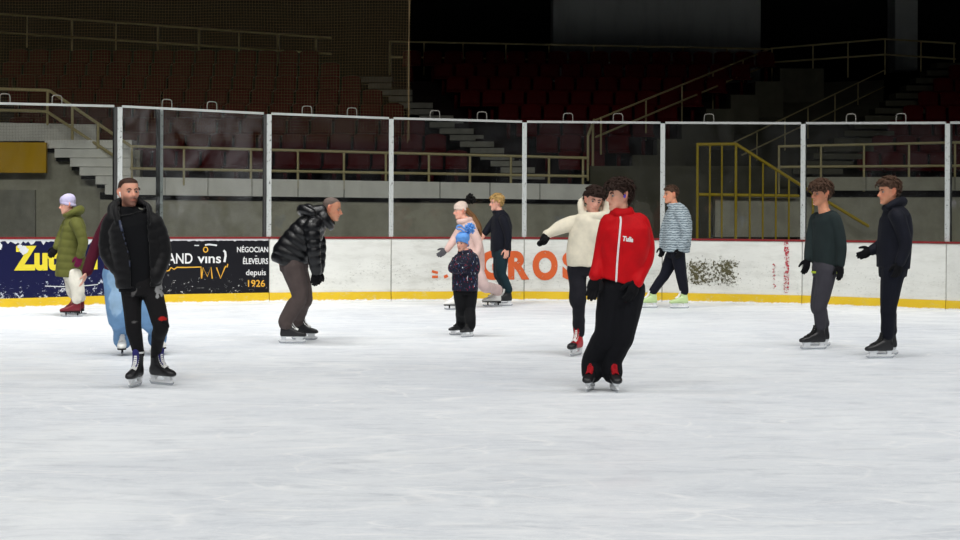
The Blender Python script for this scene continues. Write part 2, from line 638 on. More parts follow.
blabels = ['navy rink board with worn yellow lettering at far left', 'black rink board with white and gold wine merchant lettering',
           'white rink board right of the black advert, behind the bending skater', 'grimy white rink board behind the toddler in the blue hat',
           'grimy white rink board with the orange letters R and O', 'white rink board with dark mould patch and flaking red marks',
           'plain white rink board behind the two skaters at far right', 'white rink board at the right edge of the photo']
bmats = ['navy_board', 'black_board', 'white_board', 'grimy_board', 'grimy_board', 'white_board', 'white_board', 'white_board']
boards = []
for i in range(len(BP) - 1):
    p, q = BG[i], BG[i + 1]
    d = (q - p).normalized()
    n = Vector((-d.y, d.x, 0))
    zc0, zc1 = at(BP[i][0], BP[i][2], p.y).z, at(BP[i + 1][0], BP[i + 1][2], q.y).z
    root = empty('rink_board', (p.x, p.y, 0), blabels[i], 'rink board', 'rink boards around the ice')
    g = 0.006
    a, b = p + d * g, q - d * g
    mb = MB()
    zt = 0.035
    mb.prism([a + Vector((0, 0, 0.13)), b + Vector((0, 0, 0.13)), b + Vector((0, 0, zc1 - zt)), a + Vector((0, 0, zc0 - zt))], n * 0.08)
    child('board_face', mb, M[bmats[i]], root)
    mb = MB()
    mb.prism([a - n * 0.012, b - n * 0.012, b - n * 0.012 + Vector((0, 0, 0.142)), a - n * 0.012 + Vector((0, 0, 0.142))], n * 0.1)
    child('kick_strip', mb, M['kick'], root)
    mb = MB()
    o = -n * 0.014
    mb.prism([a + o + Vector((0, 0, zc0 - 0.03)), b + o + Vector((0, 0, zc1 - 0.03)), b + o + Vector((0, 0, zc1)), a + o + Vector((0, 0, zc0))], n * 0.14)
    child('cap_rail', mb, M['cap'], root)
    if i == 0 or i == 1:     # ragged white upper edge of the advert
        mb = MB()
        rr = random.Random(i + 3)
        N = 70
        vs, fs = [], []
        for k in range(N + 1):
            px = max(-58, BX[i] + 1) + (BX[i + 1] - 0.5 - max(-58, BX[i] + 1)) * k / N
            hgt = (2.0 + (rr.random() ** 3) * (4.5 if i == 0 else 1.0)) if i == 0 else 1.7 + rr.random() ** 3
            vs += [on_board(px, bi(px, 2) + 1.9, 0.003), on_board(px, bi(px, 2) + 1.9 + hgt, 0.003)]
        for k in range(N):
            fs.append((2 * k, 2 * k + 1, 2 * k + 3, 2 * k + 2))
        mb.add(vs, fs)
        child('worn_edge', mb, M['chip'], root)
    boards.append(root)

# white surround of the last strip of the black panel / seams are the real gaps between the boards

def text_mesh(s, bold=0.0, shear=0.0, spacing=1.0):
    cu = bpy.data.curves.new('t', 'FONT')
    cu.body = s
    cu.offset = bold
    cu.shear = shear
    cu.space_character = spacing
    cu.resolution_u = 6
    cu.extrude = 0.0
    o = bpy.data.objects.new('t', cu)
    col.objects.link(o)
    dg = bpy.context.evaluated_depsgraph_get()
    dg.update()
    me = bpy.data.meshes.new_from_object(o.evaluated_get(dg))
    bpy.data.objects.remove(o)
    return me

def text_on(s, px0, px1, ytop, ybase, mat, root, bold=0.02, capref='H', shear=0.0, tilt=0.0, ln='lettering', spacing=1.0):
    me = text_mesh(s, bold, shear, spacing)
    ref = text_mesh(capref, bold)
    ch = get_co(ref)[:, 1].max()
    co = get_co(me)
    x0, x1 = co[:, 0].min(), co[:, 0].max()
    out = []
    for x, y, z in co:
        px = px0 + (px1 - px0) * (x - x0) / (x1 - x0)
        py = ybase + (ytop - ybase) * y / ch + tilt * (px - px0)
        out.append(on_board(px, py, 0.006))
    mb = MB()
    mb.add(out, [tuple(p.vertices) for p in me.polygons])
    return child(ln, mb, mat, root)

def stroke_on(pts, w, mat, root, name='lettering_stroke', out=0.006):
    """flat painted stroke through pixel points"""
    mb = MB()
    vs, fs = [], []
    for k, (x, y) in enumerate(pts):
        a = pts[max(0, k - 1)]
        b = pts[min(len(pts) - 1, k + 1)]
        dx, dy = b[0] - a[0], b[1] - a[1]
        L = math.hypot(dx, dy) or 1
        nx, ny = -dy / L * w / 2, dx / L * w / 2
        vs += [on_board(x + nx, y + ny, out), on_board(x - nx, y - ny, out)]
    for k in range(len(pts) - 1):
        fs.append((2 * k, 2 * k + 1, 2 * k + 3, 2 * k + 2))
    mb.add(vs, fs)
    return child(name, mb, mat, root)

def blob_on(cx, cy, rx, ry, mat, root, name, seed=0, out=0.008, n=22, jag=0.35):
    rr = random.Random(seed)
    mb = MB()
    vs = [on_board(cx, cy, out)]
    for k in range(n):
        a = 2 * math.pi * k / n
        f = 1 - jag * rr.random()
        vs.append(on_board(cx + rx * f * math.cos(a), cy + ry * f * math.sin(a), out))
    mb.add(vs, [(0, 1 + k, 1 + (k + 1) % n) for k in range(n)])
    return child(name, mb, mat, root)

b0, b1, b3, b4, b5 = boards[0], boards[1], boards[3], boards[4], boards[5]
text_on('Zut', 14, 58.5, 246, 269, M['yellow_ink'], b0, bold=0.05, tilt=-0.01)
text_on('l', 92.3, 97.5, 246, 268.4, M['yellow_ink'], b0, bold=0.03)
blob_on(24, 250.5, 5.5, 5, M['chip'], b0, 'bare_patch', 5, 0.010)
blob_on(20, 246.5, 3.5, 2.5, M['chip'], b0, 'bare_patch', 6, 0.010)
blob_on(-1, 246, 3.5, 5, M['chip'], b0, 'bare_patch', 7, 0.010)
stroke_on([(45, 286), (60, 286.6), (80, 286.2), (98, 284.5)], 0.9, M['chip'], b0, 'scrape')
stroke_on([(60, 291.5), (62, 288.6), (75, 289.5)], 0.7, M['chip'], b0, 'scrape')
text_on('GR', 148, 165, 253.3, 263.2, M['white_ink'], b1, bold=0.012)
text_on('AND', 167.5, 192.5, 253.3, 263.4, M['white_ink'], b1, bold=0.015)
text_on('v\u0131ns', 197.5, 221, 253.3, 262.9, M['white_ink'], b1, bold=0.015, spacing=1.0)
stroke_on([(223.5, 250.5), (225.2, 252), (225.6, 256), (224.4, 262)], 2.2, M['white_ink'], b1)
ring = [(205.6 + 2.1 * math.cos(a), 249.6 + 2.5 * math.sin(a)) for a in [2 * math.pi * k / 20 for k in range(21)]]
stroke_on(ring, 1.0, M['gold_ink'], b1)
stroke_on([(165, 268.5), (167, 271), (169, 270.5), (171, 267.5), (174, 269.3), (177, 267.3), (185, 267.4), (201, 267.0), (201.5, 278.5)], 1.2, M['gold_ink'], b1)
stroke_on([(201.5, 278.5), (203.2, 267.6), (207.3, 276.5), (211, 267.2), (212.3, 278.6)], 1.2, M['gold_ink'], b1)
stroke_on([(216.5, 267.5), (220.5, 278.3), (224.7, 268.0), (225.8, 266.2), (227, 267.2), (227.8, 264)], 1.2, M['gold_ink'], b1)
stroke_on([(194.5, 245.4), (199, 245.5)], 1.1, M['chip'], b1, 'scrape')
stroke_on([(205, 245.0), (209, 244.4), (217, 245.4)], 1.6, M['chip'], b1, 'scrape')
stroke_on([(167, 266.5), (168.2, 263.8), (170, 265)], 1.0, M['white_ink'], b1)
text_on('N\u00c9GOCIAN', 237, 268.2, 246.9, 252.1, M['white_ink'], b1, bold=0.018)
text_on('-', 255, 257.2, 252.9, 257.4, M['white_ink'], b1, bold=0.01)
text_on('\u00c9LEVEURS', 243, 268.2, 258.3, 263.9, M['white_ink'], b1, bold=0.02)
text_on('depuis', 246, 266, 269.6, 275.1, M['white_ink'], b1, bold=0.012)
text_on('1926', 248, 265, 280.0, 286.6, M['gold_ink'], b1, bold=0.012)
for ch_, x0, x1 in (('G', 479, 503.5), ):
    text_on(ch_, x0, x1, 250.9, 277.8, M['orange_ink'], b3, bold=0.05)
text_on('I', 466.5, 472.5, 250.9, 277.8, M['orange_ink'], b3, bold=0.05)
stroke_on([(432, 271), (433.5, 271.8), (438, 272.8)], 2.6, M['orange_ink'], b3)
stroke_on([(432, 276.8), (438, 276.8)], 2.6, M['orange_ink'], b3)
stroke_on([(444, 277.2), (447.8, 275.5)], 3.0, M['orange_ink'], b3)
text_on('R', 508, 529.5, 250.9, 277.8, M['orange_ink'], b3, bold=0.05)
text_on('O', 532.5, 557.7, 250.7, 278, M['orange_ink'], b4, bold=0.055)
text_on('S', 562.3, 585, 250.9, 278, M['orange_ink'], b4, bold=0.055)
mb = MB()
ring = [on_board(679, 254, 0.004), on_board(679, 290, 0.004), on_board(744, 290, 0.004), on_board(744, 254, 0.004)]
mb.add(ring, [(0, 1, 2, 3)])
child('mould_stain', mb, M['stain'], b5)
stroke_on([(786.6, 242), (786.6, 264), (786.2, 293)], 5.2, M['red_ink'], b5)
for y0, y1 in ((264, 270), (271.5, 277), (278.5, 283), (284.5, 288)):
    stroke_on([(773, y0), (775.2, (y0 + y1) / 2), (773.2, y1)], 2.2, M['red_ink'], b5)

# glass bays, posts
glabels = ['tall rink glass pane at far left in front of the concrete stairs', 'scuffed rink glass pane behind the man in the black jacket',
           'rink glass pane behind the bending skater', 'rink glass pane above the toddler in the blue hat',
           'rink glass pane behind the white hoodie and red jacket', 'rink glass pane in front of the yellow stair railing',
           'rink glass pane behind the two skaters at far right', 'rink glass pane at the right edge']
hoops = [5, 57, 167, 212, 307, 352, 435, 482, 568, 618, 709, 851, 901, 1000]
for i in range(len(BP) - 1):
    p, q = BG[i], BG[i + 1]
    d = (q - p).normalized()
    n = Vector((-d.y, d.x, 0))
    a, b = p + d * 0.035 + n * 0.05, q - d * (.085 if i < 2 else .035) + n * 0.05
    zc0, zc1 = at(BP[i][0], BP[i][2], p.y).z, at(BP[i + 1][0], BP[i + 1][2], q.y).z
    zt0, zt1 = at(BP[i][0], BP[i][3], p.y).z, at(BP[i + 1][0], BP[i + 1][3], q.y).z
    root = empty('rink_glass', (a.x, a.y, zc0), glabels[i], 'rink glass', 'glass panes above the rink boards')
    mb = MB()
    mb.prism([a + Vector((0, 0, zc0 + .002)), b + Vector((0, 0, zc1 + .002)), b + Vector((0, 0, zt1 - .02)), a + Vector((0, 0, zt0 - .02))], n * 0.012)
    child('pane', mb, M['hazy_glass'] if i == 1 else M['glass'], root)
    mb = MB()
    mb.prism([a + Vector((0, 0, zt0 - .035)) - n * .012, b + Vector((0, 0, zt1 - .035)) - n * .012, b + Vector((0, 0, zt1)) - n * .012, a + Vector((0, 0, zt0)) - n * .012], n * 0.04)
    child('top_rail', mb, M['rail_alu'], root)
    for h in hoops:
        if BX[i] <= h < BX[i + 1]:
            c = on_board(h, bi(h, 3), -0.055)
            w, hh = 0.075, 0.115
            mb = MB()
            tube(mb, [c + d * -w + Vector((0, 0, -.03)), c + d * -w + Vector((0, 0, hh * .55)), c + d * -w * .75 + Vector((0, 0, hh)), c + d * w * .75 + Vector((0, 0, hh)),
                      c + d * w + Vector((0, 0, hh * .55)), c + d * w + Vector((0, 0, -.03))], [.008] * 6, n=8, step=.03)
            child('lifting_loop', mb, M['loop'], root, True)
plabels = {1: 'first tall metal glass post, just left of the bearded man', 2: 'metal glass post above the right end of the black advert', 3: 'metal glass post between the bending skater and the toddler',
           4: 'metal glass post between the blond skater and the white hoodie', 5: 'metal glass post beside the skater in the striped puffer',
           6: 'metal glass post left of the boy in the dark sweater', 7: 'metal glass post near the right edge'}
for i, lab in plabels.items():
    p = BG[i]
    d = (BG[i + 1] - BG[i - 1]).normalized()
    n = Vector((-d.y, d.x, 0))
    zc, zt = at(BP[i][0], BP[i][2], p.y).z, at(BP[i][0], BP[i][3], p.y).z
    c = p + n * 0.05
    root = empty('glass_post', (c.x, c.y, zc), lab, 'post', 'metal posts between the glass panes')
    mb = MB()
    a, b = c - d * .036 - n * .03, c + d * .036 - n * .03
    mb.prism([a + Vector((0, 0, zc)), b + Vector((0, 0, zc)), b + Vector((0, 0, zt - .03)), a + Vector((0, 0, zt - .03))], n * .022)
    child('front_strip', mb, M['post'], root)
    mb = MB()
    sh = -d * .05 if i < 3 else d * .0
    a, b = c - d * .03 + sh, c + d * .028
    mb.prism([a + n * .013 + Vector((0, 0, zc)), b + n * .013 + Vector((0, 0, zc)), b + n * .013 + Vector((0, 0, zt - .03)), a + n * .013 + Vector((0, 0, zt - .03))], n * .06)
    child('back_channel', mb, M['seam'], root)
# extra post of the gate bay, behind the man
c = on_board(160, 236, -0.14)
mb = MB()
zt = on_board(160, 107, -0.14).z
d = (BG[2] - BG[1]).normalized(); n = Vector((-d.y, d.x, 0))
root = empty('glass_post', (c.x, c.y, c.z), 'slim gate post inside the scuffed pane, behind the bearded man\'s shoulder', 'post', 'metal posts between the glass panes')
mb.prism([c + d * .0, c + d * .045, c + d * .045 + Vector((0, 0, zt - c.z)), c + Vector((0, 0, zt - c.z))], n * .03)
child('front_strip', mb, M['post'], root)
mb = MB()
mb.prism([c - d * .055 + n * .002, c - d * .002 + n * .002, c - d * .002 + n * .002 + Vector((0, 0, zt - c.z)), c - d * .055 + n * .002 + Vector((0, 0, zt - c.z))], n * .05)
child('back_channel', mb, M['seam'], root)

# ------------------------------------------------------------------ safety net above the glass, left
root = empty('safety_net', (at(200, 110, 29.6).x, 29.6, 2.2), 'large brown mesh net hanging above the glass at upper left', 'net')
mb = MB()
rr = random.Random(4)
def netp(px, py):
    Y = 29.5 + 0.12 * math.sin(px * .03) + 0.0008 * (py - 60) ** 1 + 0.25 * max(0, (px - 300) / 110)
    return at(px, py, Y)
PX0, PX1 = -40, 411
step = 2.9
nx = int((PX1 - PX0) / step)
ys = [-25 + 12 * k for k in range(15)]
for i in range(nx + 1):
    px = PX0 + i * step
    edge = 3 if i == nx else 0
    pp = [netp(px + 0.5 * math.sin(y * .05 + px * .02) - (y / 20 if i == nx else 0) * 0.3, y) for y in ys if y <= 150 or px < 110]
    r = .0009 if i < nx else .0035
    for a, b in zip(pp[:-1], pp[1:]):
        w = Vector((r, 0, 0)); dd = Vector((0, r, 0))
        mb.add([a - w, a + dd, a + w, b - w, b + dd, b + w], [(0, 2, 5, 3), (2, 1, 4, 5), (1, 0, 3, 4)])
ny = int(170 / step)
xs = [PX0 + k * 11 for k in range(int((PX1 - PX0) / 11) + 1)] + [PX1]
for j in range(ny):
    py = -25 + j * step
    pp = [netp(px, py + 0.7 * math.sin(px * .045 + py * .01)) for px in xs if py < 152 or px < 110]
    r = .0009
    for a, b in zip(pp[:-1], pp[1:]):
        w = Vector((0, 0, r)); dd = Vector((0, r, 0))
        mb.add([a - w, a + dd, a + w, b - w, b + dd, b + w], [(0, 3, 5, 2), (2, 5, 4, 1), (1, 4, 3, 0)])
child('mesh_weave', mb, M['net'], root)
mb = MB()
tube(mb, [netp(409, y) for y in (-25, 20, 60, 100, 140)], [.006] * 5, n=6, step=.2)
child('border_rope', mb, M['net'], root, True)
# ------------------------------------------------------------------ the stands behind the rink
def X(px, Y):
    return at(px, HY, Y).x

def pxbox(mb, px0, px1, py0, py1, Y, depth):
    """box whose front face spans the pixel rectangle at depth Y"""
    a, b = at(px0, py1, Y), at(px1, py0, Y)
    mb.box((a.x, Y, a.z), (b.x, Y + depth, b.z))

def quad(mb, pts, Y, depth):
    """front polygon given as pixels at depth Y (each may carry its own depth)"""
    poly = [at(p[0], p[1], p[2] if len(p) > 2 else Y) for p in pts]
    mb.prism(poly, (0, depth, 0))

# building shell
mb = MB(); mb.box((-26, 54, 0), (26, 54.4, 13)); structure('wall_back', mb, M['backwall'])
mb = MB(); mb.box((-26.4, -10, 0), (-26, 54, 13)); structure('wall_left', mb, M['backwall'])
mb = MB(); mb.box((26, -10, 0), (26.4, 54, 13)); structure('wall_right', mb, M['backwall'])
mb = MB(); mb.box((-26, -10, 13), (26, 54, 13.3)); structure('ceiling', mb, M['backwall'])
mb = MB(); pxbox(mb, 553, 761, -60, 82, 51.5, 2.0); structure('trim_1', mb, M['greypanel'])
mb = MB(); pxbox(mb, 895, 918, -60, 70, 52, 1.0); structure('trim_2', mb, M['greypanel'])

# front walls under the stands
mb = MB(); quad(mb, [(100, 265), (592, 265), (592, 202), (100, 197)], 37.2, .3)
structure('wall_front', mb, M['mid_concrete'])
mb = MB(); quad(mb, [(-80, 265), (140, 265), (140, 150), (-80, 150)], 37.6, .3)
structure('wall_stair_side', mb, M['mid_concrete'])
mb = MB(); quad(mb, [(-80, 265), (35, 265), (35, 190), (-80, 189)], 37.52, .3)
structure('wall_low', mb, M['concrete'])
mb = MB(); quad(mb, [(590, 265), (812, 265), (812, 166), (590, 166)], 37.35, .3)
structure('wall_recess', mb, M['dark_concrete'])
mb = MB(); quad(mb, [(800, 265), (1090, 265), (1090, 195), (800, 195.5)], 36.6, .3)
structure('wall_right_front', mb, M['mid_concrete'])
mb = MB(); quad(mb, [(715, 237), (800, 237), (800, 197), (715, 197)], 36.4, .3)
structure('wall_stair_base', mb, M['mid_concrete'])
# parapet bands built of blocks with the shade in the gap below painted dark
def band(name, xs, ytop, ybot, Y, mat):
    for k in range(len(xs) - 1):
        mb = MB()
        a, b = xs[k], xs[k + 1]
        quad(mb, [(a + .4, ybot(a)), (b - .4, ybot(b)), (b - .4, ytop(b)), (a + .4, ytop(a))], Y, .25)
        o = structure(name, mb, mat)
lt = lambda x: 176.5 + (x - 110) * .0165
lb = lambda x: 195.5 + (x - 110) * .0125
band('parapet', [106, 165, 208, 252, 298, 344, 390, 440, 490, 540, 592], lt, lambda x: lb(x) - 1.0 if x < 400 else lb(x) - 1.5, 37.0, M['light_concrete'])
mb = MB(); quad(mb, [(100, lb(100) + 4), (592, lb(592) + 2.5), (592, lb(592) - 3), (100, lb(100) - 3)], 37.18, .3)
structure('ledge_shade_left', mb, M['gap'])  # dark strip: shadow under the left ledge put into the colour
band('parapet', [803, 866, 955, 1090], lambda x: 177, lambda x: 190.5, 36.4, M['mid_concrete'])
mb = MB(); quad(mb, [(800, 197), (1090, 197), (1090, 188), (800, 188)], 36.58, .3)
structure('ledge_shade_right', mb, M['gap'])  # right ledge's shadow, likewise a dark painted strip

# seating terraces
NR = 8
RY = [38.2 + .95 * k for k in range(NR)]
RZ = [1.86 + .385 * k for k in range(NR)]
AL = lambda k: 468 + (318 - 468) * k / (NR - 1)      # left edge of the aisle stairs (pixels) at row k
AR = lambda k: 538 + (392 - 538) * k / (NR - 1)
CRT = lambda k: 606 + (776 - 606) * k / (NR - 1)     # right end of the middle block
RL = lambda k: 858 + (965 - 858) * k / (NR - 1)
def terrace(name, fl, fr):
    mb = MB()
    for k in range(NR):
        mb.box((X(fl(k), RY[k]), RY[k] - .475, .0), (X(fr(k), RY[k]), RY[k] + .475 + (0 if k < NR - 1 else 8), RZ[k]))
    structure(name, mb, M['terrace'])
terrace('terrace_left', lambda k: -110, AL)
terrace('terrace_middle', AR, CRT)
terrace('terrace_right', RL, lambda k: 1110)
# stepped concrete end wall right of the middle block
mb = MB()
for k in range(NR):
    mb.box((X(CRT(k), RY[k]) + .005, RY[k] - .47, 0), (X(CRT(k) + 14 + (30 if k == NR - 1 else 14), RY[k]), RY[k] + .47, RZ[k] + .36))
x0 = 770
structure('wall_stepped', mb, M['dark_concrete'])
mb = MB()
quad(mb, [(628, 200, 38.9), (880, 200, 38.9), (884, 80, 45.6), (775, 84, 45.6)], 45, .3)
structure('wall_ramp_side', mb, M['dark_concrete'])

# aisle stairs
def flight(name, n, c0, c1, w, Y0, Y1, mat):
    mb = MB()
    for i in range(n):
        t = i / (n - 1)
        cx, cy = lerp(c0[0], c1[0], t), lerp(c0[1], c1[1], t)
        Y = lerp(Y0, Y1, t)
        pxbox(mb, cx - w / 2, cx + w / 2, cy - 3.2, cy + 2.1, Y, (Y1 - Y0) / (n - 1) + .1)
    structure(name, mb, mat)
flight('stairs_middle', 16, (528, 177), (375, 80), 34, 37.7, 45.3, M['concrete'])
flight('stairs_right', 15, (818, 172), (962, 66), 50, 37.2, 45.5, M['dark_concrete'])

# left stairs: pale risers descending to the right
mb = MB()
st = [(45, 140, 149), (54.5, 149, 158.3), (70, 158.3, 167.3), (79.5, 167.3, 176.2), (95.5, 176.2, 185), (105, 185, 195)]
for i, (x0, y0, y1) in enumerate(st):
    Y = 37.45 - i * .08
    pxbox(mb, x0, 132, y0, y1 - .8, Y, .5)
structure('stairs_left', mb, M['light_concrete'])
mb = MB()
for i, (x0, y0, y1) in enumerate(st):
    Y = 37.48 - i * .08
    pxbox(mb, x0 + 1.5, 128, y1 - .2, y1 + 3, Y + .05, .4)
structure('stair_shade', mb, M['gap'])  # dark strips painting the shadow under each step's left end
mb = MB(); quad(mb, [(-80, 141), (96, 141), (96, 124.5), (-80, 121)], 38.4, .3)
structure('parapet', mb, M['light_concrete'])
mb = MB()
pxbox(mb, -60, 46, 142.5, 172.5, 37.3, .12)
o = link('wall_panel', rebase(mb, at(-7, 172, 37.3)).mesh('wall_panel'), M['yellow_panel'])
o.location = at(-7, 172, 37.3)
tag(o, 'yellow panel on the concrete wall at the far left edge', 'panel')

# ------------------------------------------------------------------ railings
def railing(label, rails, posts, mat, r=.024, group='painted tube railings of the stands', name='railing', bars=(), pr=None):
    """rails: list of (name, [(px,py,Y)...]); posts: list of (px, ytop, ybot, Y)"""
    p0 = at(*rails[0][1][0])
    root = empty(name, p0, label, 'railing', group)
    for nm, pts in rails:
        mb = MB()
        P = [at(*p) for p in pts]
        for a, b in zip(P[:-1], P[1:]):
            tube(mb, [a, b], [r, r], n=8, step=99)
        child(nm, mb, mat, root, True)
    for px, yt, yb_, Y in posts:
        mb = MB()
        a = at(px, yt, Y)
        b = at(px, yb_, Y)
        b.x = a.x
        tube(mb, [a, b], [(pr or r * .85)] * 2, n=8, step=99)
        child('post', mb, mat, root, True)
    for px, yt, yb_, Y in bars:
        mb = MB()
        a = at(px, yt, Y)
        b = at(px, yb_, Y)
        b.x = a.x
        tube(mb, [a, b], [r * .6] * 2, n=6, step=99)
        child('bar', mb, mat, root, True)
    return root

def ln(p, q, px):
    t = (px - p[0]) / (q[0] - p[0])
    return p[1] + (q[1] - p[1]) * t

def straight(label, t0, t1, m0, m1, xs, drop, Y0, Y1, mat, r=.024, **kw):
    f = lambda px: Y0 + (Y1 - Y0) * (px - t0[0]) / (t1[0] - t0[0])
    rails = [('top_rail', [(*t0, f(t0[0])), (*t1, f(t1[0]))])]
    if m0:
        rails.append(('mid_rail', [(*m0, f(m0[0])), (*m1, f(m1[0]))]))
    posts = [(x, ln(t0, t1, x), ln(t0, t1, x) + drop, f(x)) for x in xs]
    return railing(label, rails, posts, mat, r, **kw)

straight('long cream railing of the upper walkway behind the net', (-40, 11), (331, 38), (-40, 30), (331, 54), [-17, 27, 72, 116, 158, 199, 239, 278, 316], 31, 45.8, 45.8, M['rail'])
straight('upper walkway railing in front of the tall grey wall panel', (390, 41.5), (768, 49), (390, 57), (700, 62.5), [390, 424, 463, 506, 549, 594, 638, 683, 727], 33, 45.8, 45.8, M['rail'])
railing('railing climbing to the right beside the dark red rows', [('top_rail', [(596, 120, 38.2), (771, 48.5, 45.8)]), ('mid_rail', [(596, 137, 38.2), (771, 63.5, 45.8)])],
        [(601, 118, 154, 38.3), (646, 100, 140, 40.3), (682, 85, 122, 41.9), (713, 72, 113, 43.3), (743, 60, 100, 44.6)], M['rail'])
railing('railing along the top right walkway with a bend at its end', [('top_rail', [(771, 48.5, 45.8), (885, 39, 45.8), (955, 43.5, 45.8)]), ('mid_rail', [(771, 62.5, 45.8), (885, 54.5, 45.8), (955, 59, 45.8)])],
        [(772, 48.5, 82, 45.8), (813, 45, 80, 45.8), (848, 42, 77, 45.8), (885, 39, 74, 45.8), (921, 41.5, 76, 45.8), (954, 43.5, 68, 45.8)], M['rail'])
railing('dim handrail rising right above the stepped concrete wall', [('top_rail', [(733, 143, 38.6), (884, 70.5, 45.2)]), ('mid_rail', [(742, 155, 38.6), (884, 87, 45.2)])],
        [(757, 131, 160, 39.6), (785, 118, 150, 40.9), (808, 107, 138, 41.9), (835, 94, 125, 43), (858, 83, 112, 44.1)], M['rail'], r=.018)
straight('front railing on the pale parapet behind the bending man', (131, 146.3), (586, 158), (131, 168.5), (586, 176.3), [132, 184, 251, 298, 344, 386, 429, 470, 511, 549, 583], 37, 37.0, 37.1, M['rail'], r=.03)
straight('front railing on the right parapet behind the two dark skaters', (779, 146.5), (1000, 141.5), (779, 167), (1000, 165.5), [779, 821, 864, 909, 955], 46, 36.5, 36.5, M['rail'], r=.028)
railing('handrail coming down the left concrete stairs', [('top_rail', [(-40, 87.5, 38.2), (46, 90.3, 38.2), (51, 91.5, 38.2), (131, 146.3, 37.0)]), ('mid_rail', [(-40, 109, 38.2), (47, 111.5, 38.2), (118, 158.5, 37.1)])],
        [(47.5, 90.3, 124, 38.2), (72.5, 106, 158, 37.8), (98, 123.5, 176, 37.4)], M['rail'], r=.034)
railing('pair of newel posts at the end of the front railing', [('top_rail', [(588, 136, 37.3), (594, 120, 38.0)])], [(588, 136, 180, 37.3), (593, 122, 176, 37.9)], M['rail'], r=.03)
# yellow stair guard
bars = [(710, 145.5, 237, 36.2), (722, 145.5, 237, 36.2), (750, 156, 240, 36.2), (763, 164, 240, 36.2), (776, 171.5, 240, 36.2), (789, 180, 240, 36.2)]
railing('yellow barred stair guard behind the glass right of the striped puffer', [('top_rail', [(697.5, 144.5, 36.2), (736, 144, 36.2), (813, 193, 36.2), (868, 226, 36.2)]), ('mid_rail', [(697.5, 194.5, 36.25), (798, 196, 36.25)])],
        [(697.5, 144.5, 240, 36.2), (736, 144, 240, 36.2), (813, 193, 240, 36.2)], M['yellow'], r=.034, bars=bars, group='yellow guards')

# ------------------------------------------------------------------ seats
def seat_mesh():
    mb = MB()
    w = .23
    prof = [(-.20, .40), (-.22, .43), (-.05, .445), (.14, .44), (.19, .50), (.235, .80), (.215, .835), (.19, .82), (.15, .53), (.11, .475), (-.05, .475), (-.21, .46)]
    rings = []
    for k in range(9):
        t = -1 + 2 * k / 8
        c = 1 - .12 * abs(t) ** 3
        rings.append([Vector((t * w, y - .03 * t * t * (1 if z > .5 else 0), .40 + (z - .40) * (c if z > .5 else 1))) for y, z in prof])
    mb.loft(rings)
    mb.box((-.04, -.02, 0), (.04, .1, .44))
    return mb.mesh('spectator_seat', True)
sm = seat_mesh()
sm.materials.append(M['seat'])
first = True
for blk, fl, fr, pitch, lab in (('left', lambda k: -5, AL, .52, 'dark red spectator seat in the rows behind the net, left of the aisle stairs'),
                                ('mid', AR, CRT, .52, 'dark red spectator seat in the unlit middle block above the white hoodie'),
                                ('right', RL, lambda k: 985, .52, 'dark red spectator seat in the block right of the right aisle stairs')):
    for k in range(NR):
        x0, x1 = X(fl(k), RY[k]) + .25, X(fr(k), RY[k]) - .25
        n = int((x1 - x0) / pitch) + 1
        for j in range(n):
            o = bpy.data.objects.new('spectator_seat', sm)
            col.objects.link(o)
            xx = x1 - j * pitch if blk != 'right' else x0 + j * pitch
            o.location = (xx, RY[k] + .05, RZ[k])
            tag(o, lab, 'seat', {'left': 'seats left of the aisle stairs', 'mid': 'seats of the unlit middle block', 'right': 'seats right of the right aisle'}[blk])

# ------------------------------------------------------------------ light
w = bpy.data.worlds.new('world')
scene.world = w
w.use_nodes = True
w.node_tree.nodes['Background'].inputs[0].default_value = (0.6, 0.7, 0.9, 1)
w.node_tree.nodes['Background'].inputs[1].default_value = 0.004

def lamp(x, y, z, sx, sy, power, spread=115, colr=(1, .99, .96)):
    l = bpy.data.lights.new('rink_lamp', 'AREA')
    l.shape = 'RECTANGLE'
    l.size, l.size_y = sx, sy
    l.energy = power
    l.color = colr
    l.spread = R(spread)
    o = bpy.data.objects.new('rink_lamp', l)
    col.objects.link(o)
    o.location = (x, y, z)
    return o
LP = 205
for y, tilt, pw in ((-6, 24, 1.0), (2, 18, 1.0), (9, 20, .9), (15, 24, .9), (20.5, 29, 1.25)):
    for x in (-12, -4, 4, 12):
        f = 1.0 if y < 20 else (1.5 if x < 0 else .8)
        o = lamp(x, y, 10.0, 4.5, 1.2, LP * pw * f, 104)
        o.rotation_euler = (R(tilt), 0, 0)
vs = scene.view_settings
vs.view_transform = 'Standard'
vs.look = 'None'
vs.exposure = 0.0
vs.gamma = 1.0
vs.use_curve_mapping = False
# ------------------------------------------------------------------ people
def m_skin():
    t = NT('skin')
    a = t.n('ShaderNodeAttribute', attribute_name='Col')
    nz = t.noise(t.coord(), 40, 3)
    c = t.mix(1.0, a.outputs['Color'], t.ramp(nz, 0.3, 0.7, (0.93,) * 3, (1.05,) * 3), 'MULTIPLY')
    b = t.bsdf(c, 0.5, 0.35)
    b.inputs['Subsurface Weight'].default_value = 0.06
    b.inputs['Subsurface Radius'].default_value = (0.01, 0.004, 0.002)
    return t.m
M['skin'] = m_skin()
def m_hair(name, c, c2=None):
    t = NT(name)
    n = t.noise(t.coord(scale=(1, 1, .4)), 70, 4, 0.7)
    cc = t.mix(n, tuple(x * .55 for x in c), c2 or tuple(min(1, x * 1.25) for x in c))
    t.bsdf(cc, 0.6, 0.15, normal=t.bump(n, 0.5, 0.01))
    return t.m
M['eye_white'] = plain('eye_white', srgb(150, 142, 136), 0.3, 0.5)
M['iris'] = plain('iris', srgb(40, 28, 22), 0.2, 0.5)
M['blade'] = plain('skate_steel', srgb(190, 194, 198), 0.25, 0.5, 0.9)
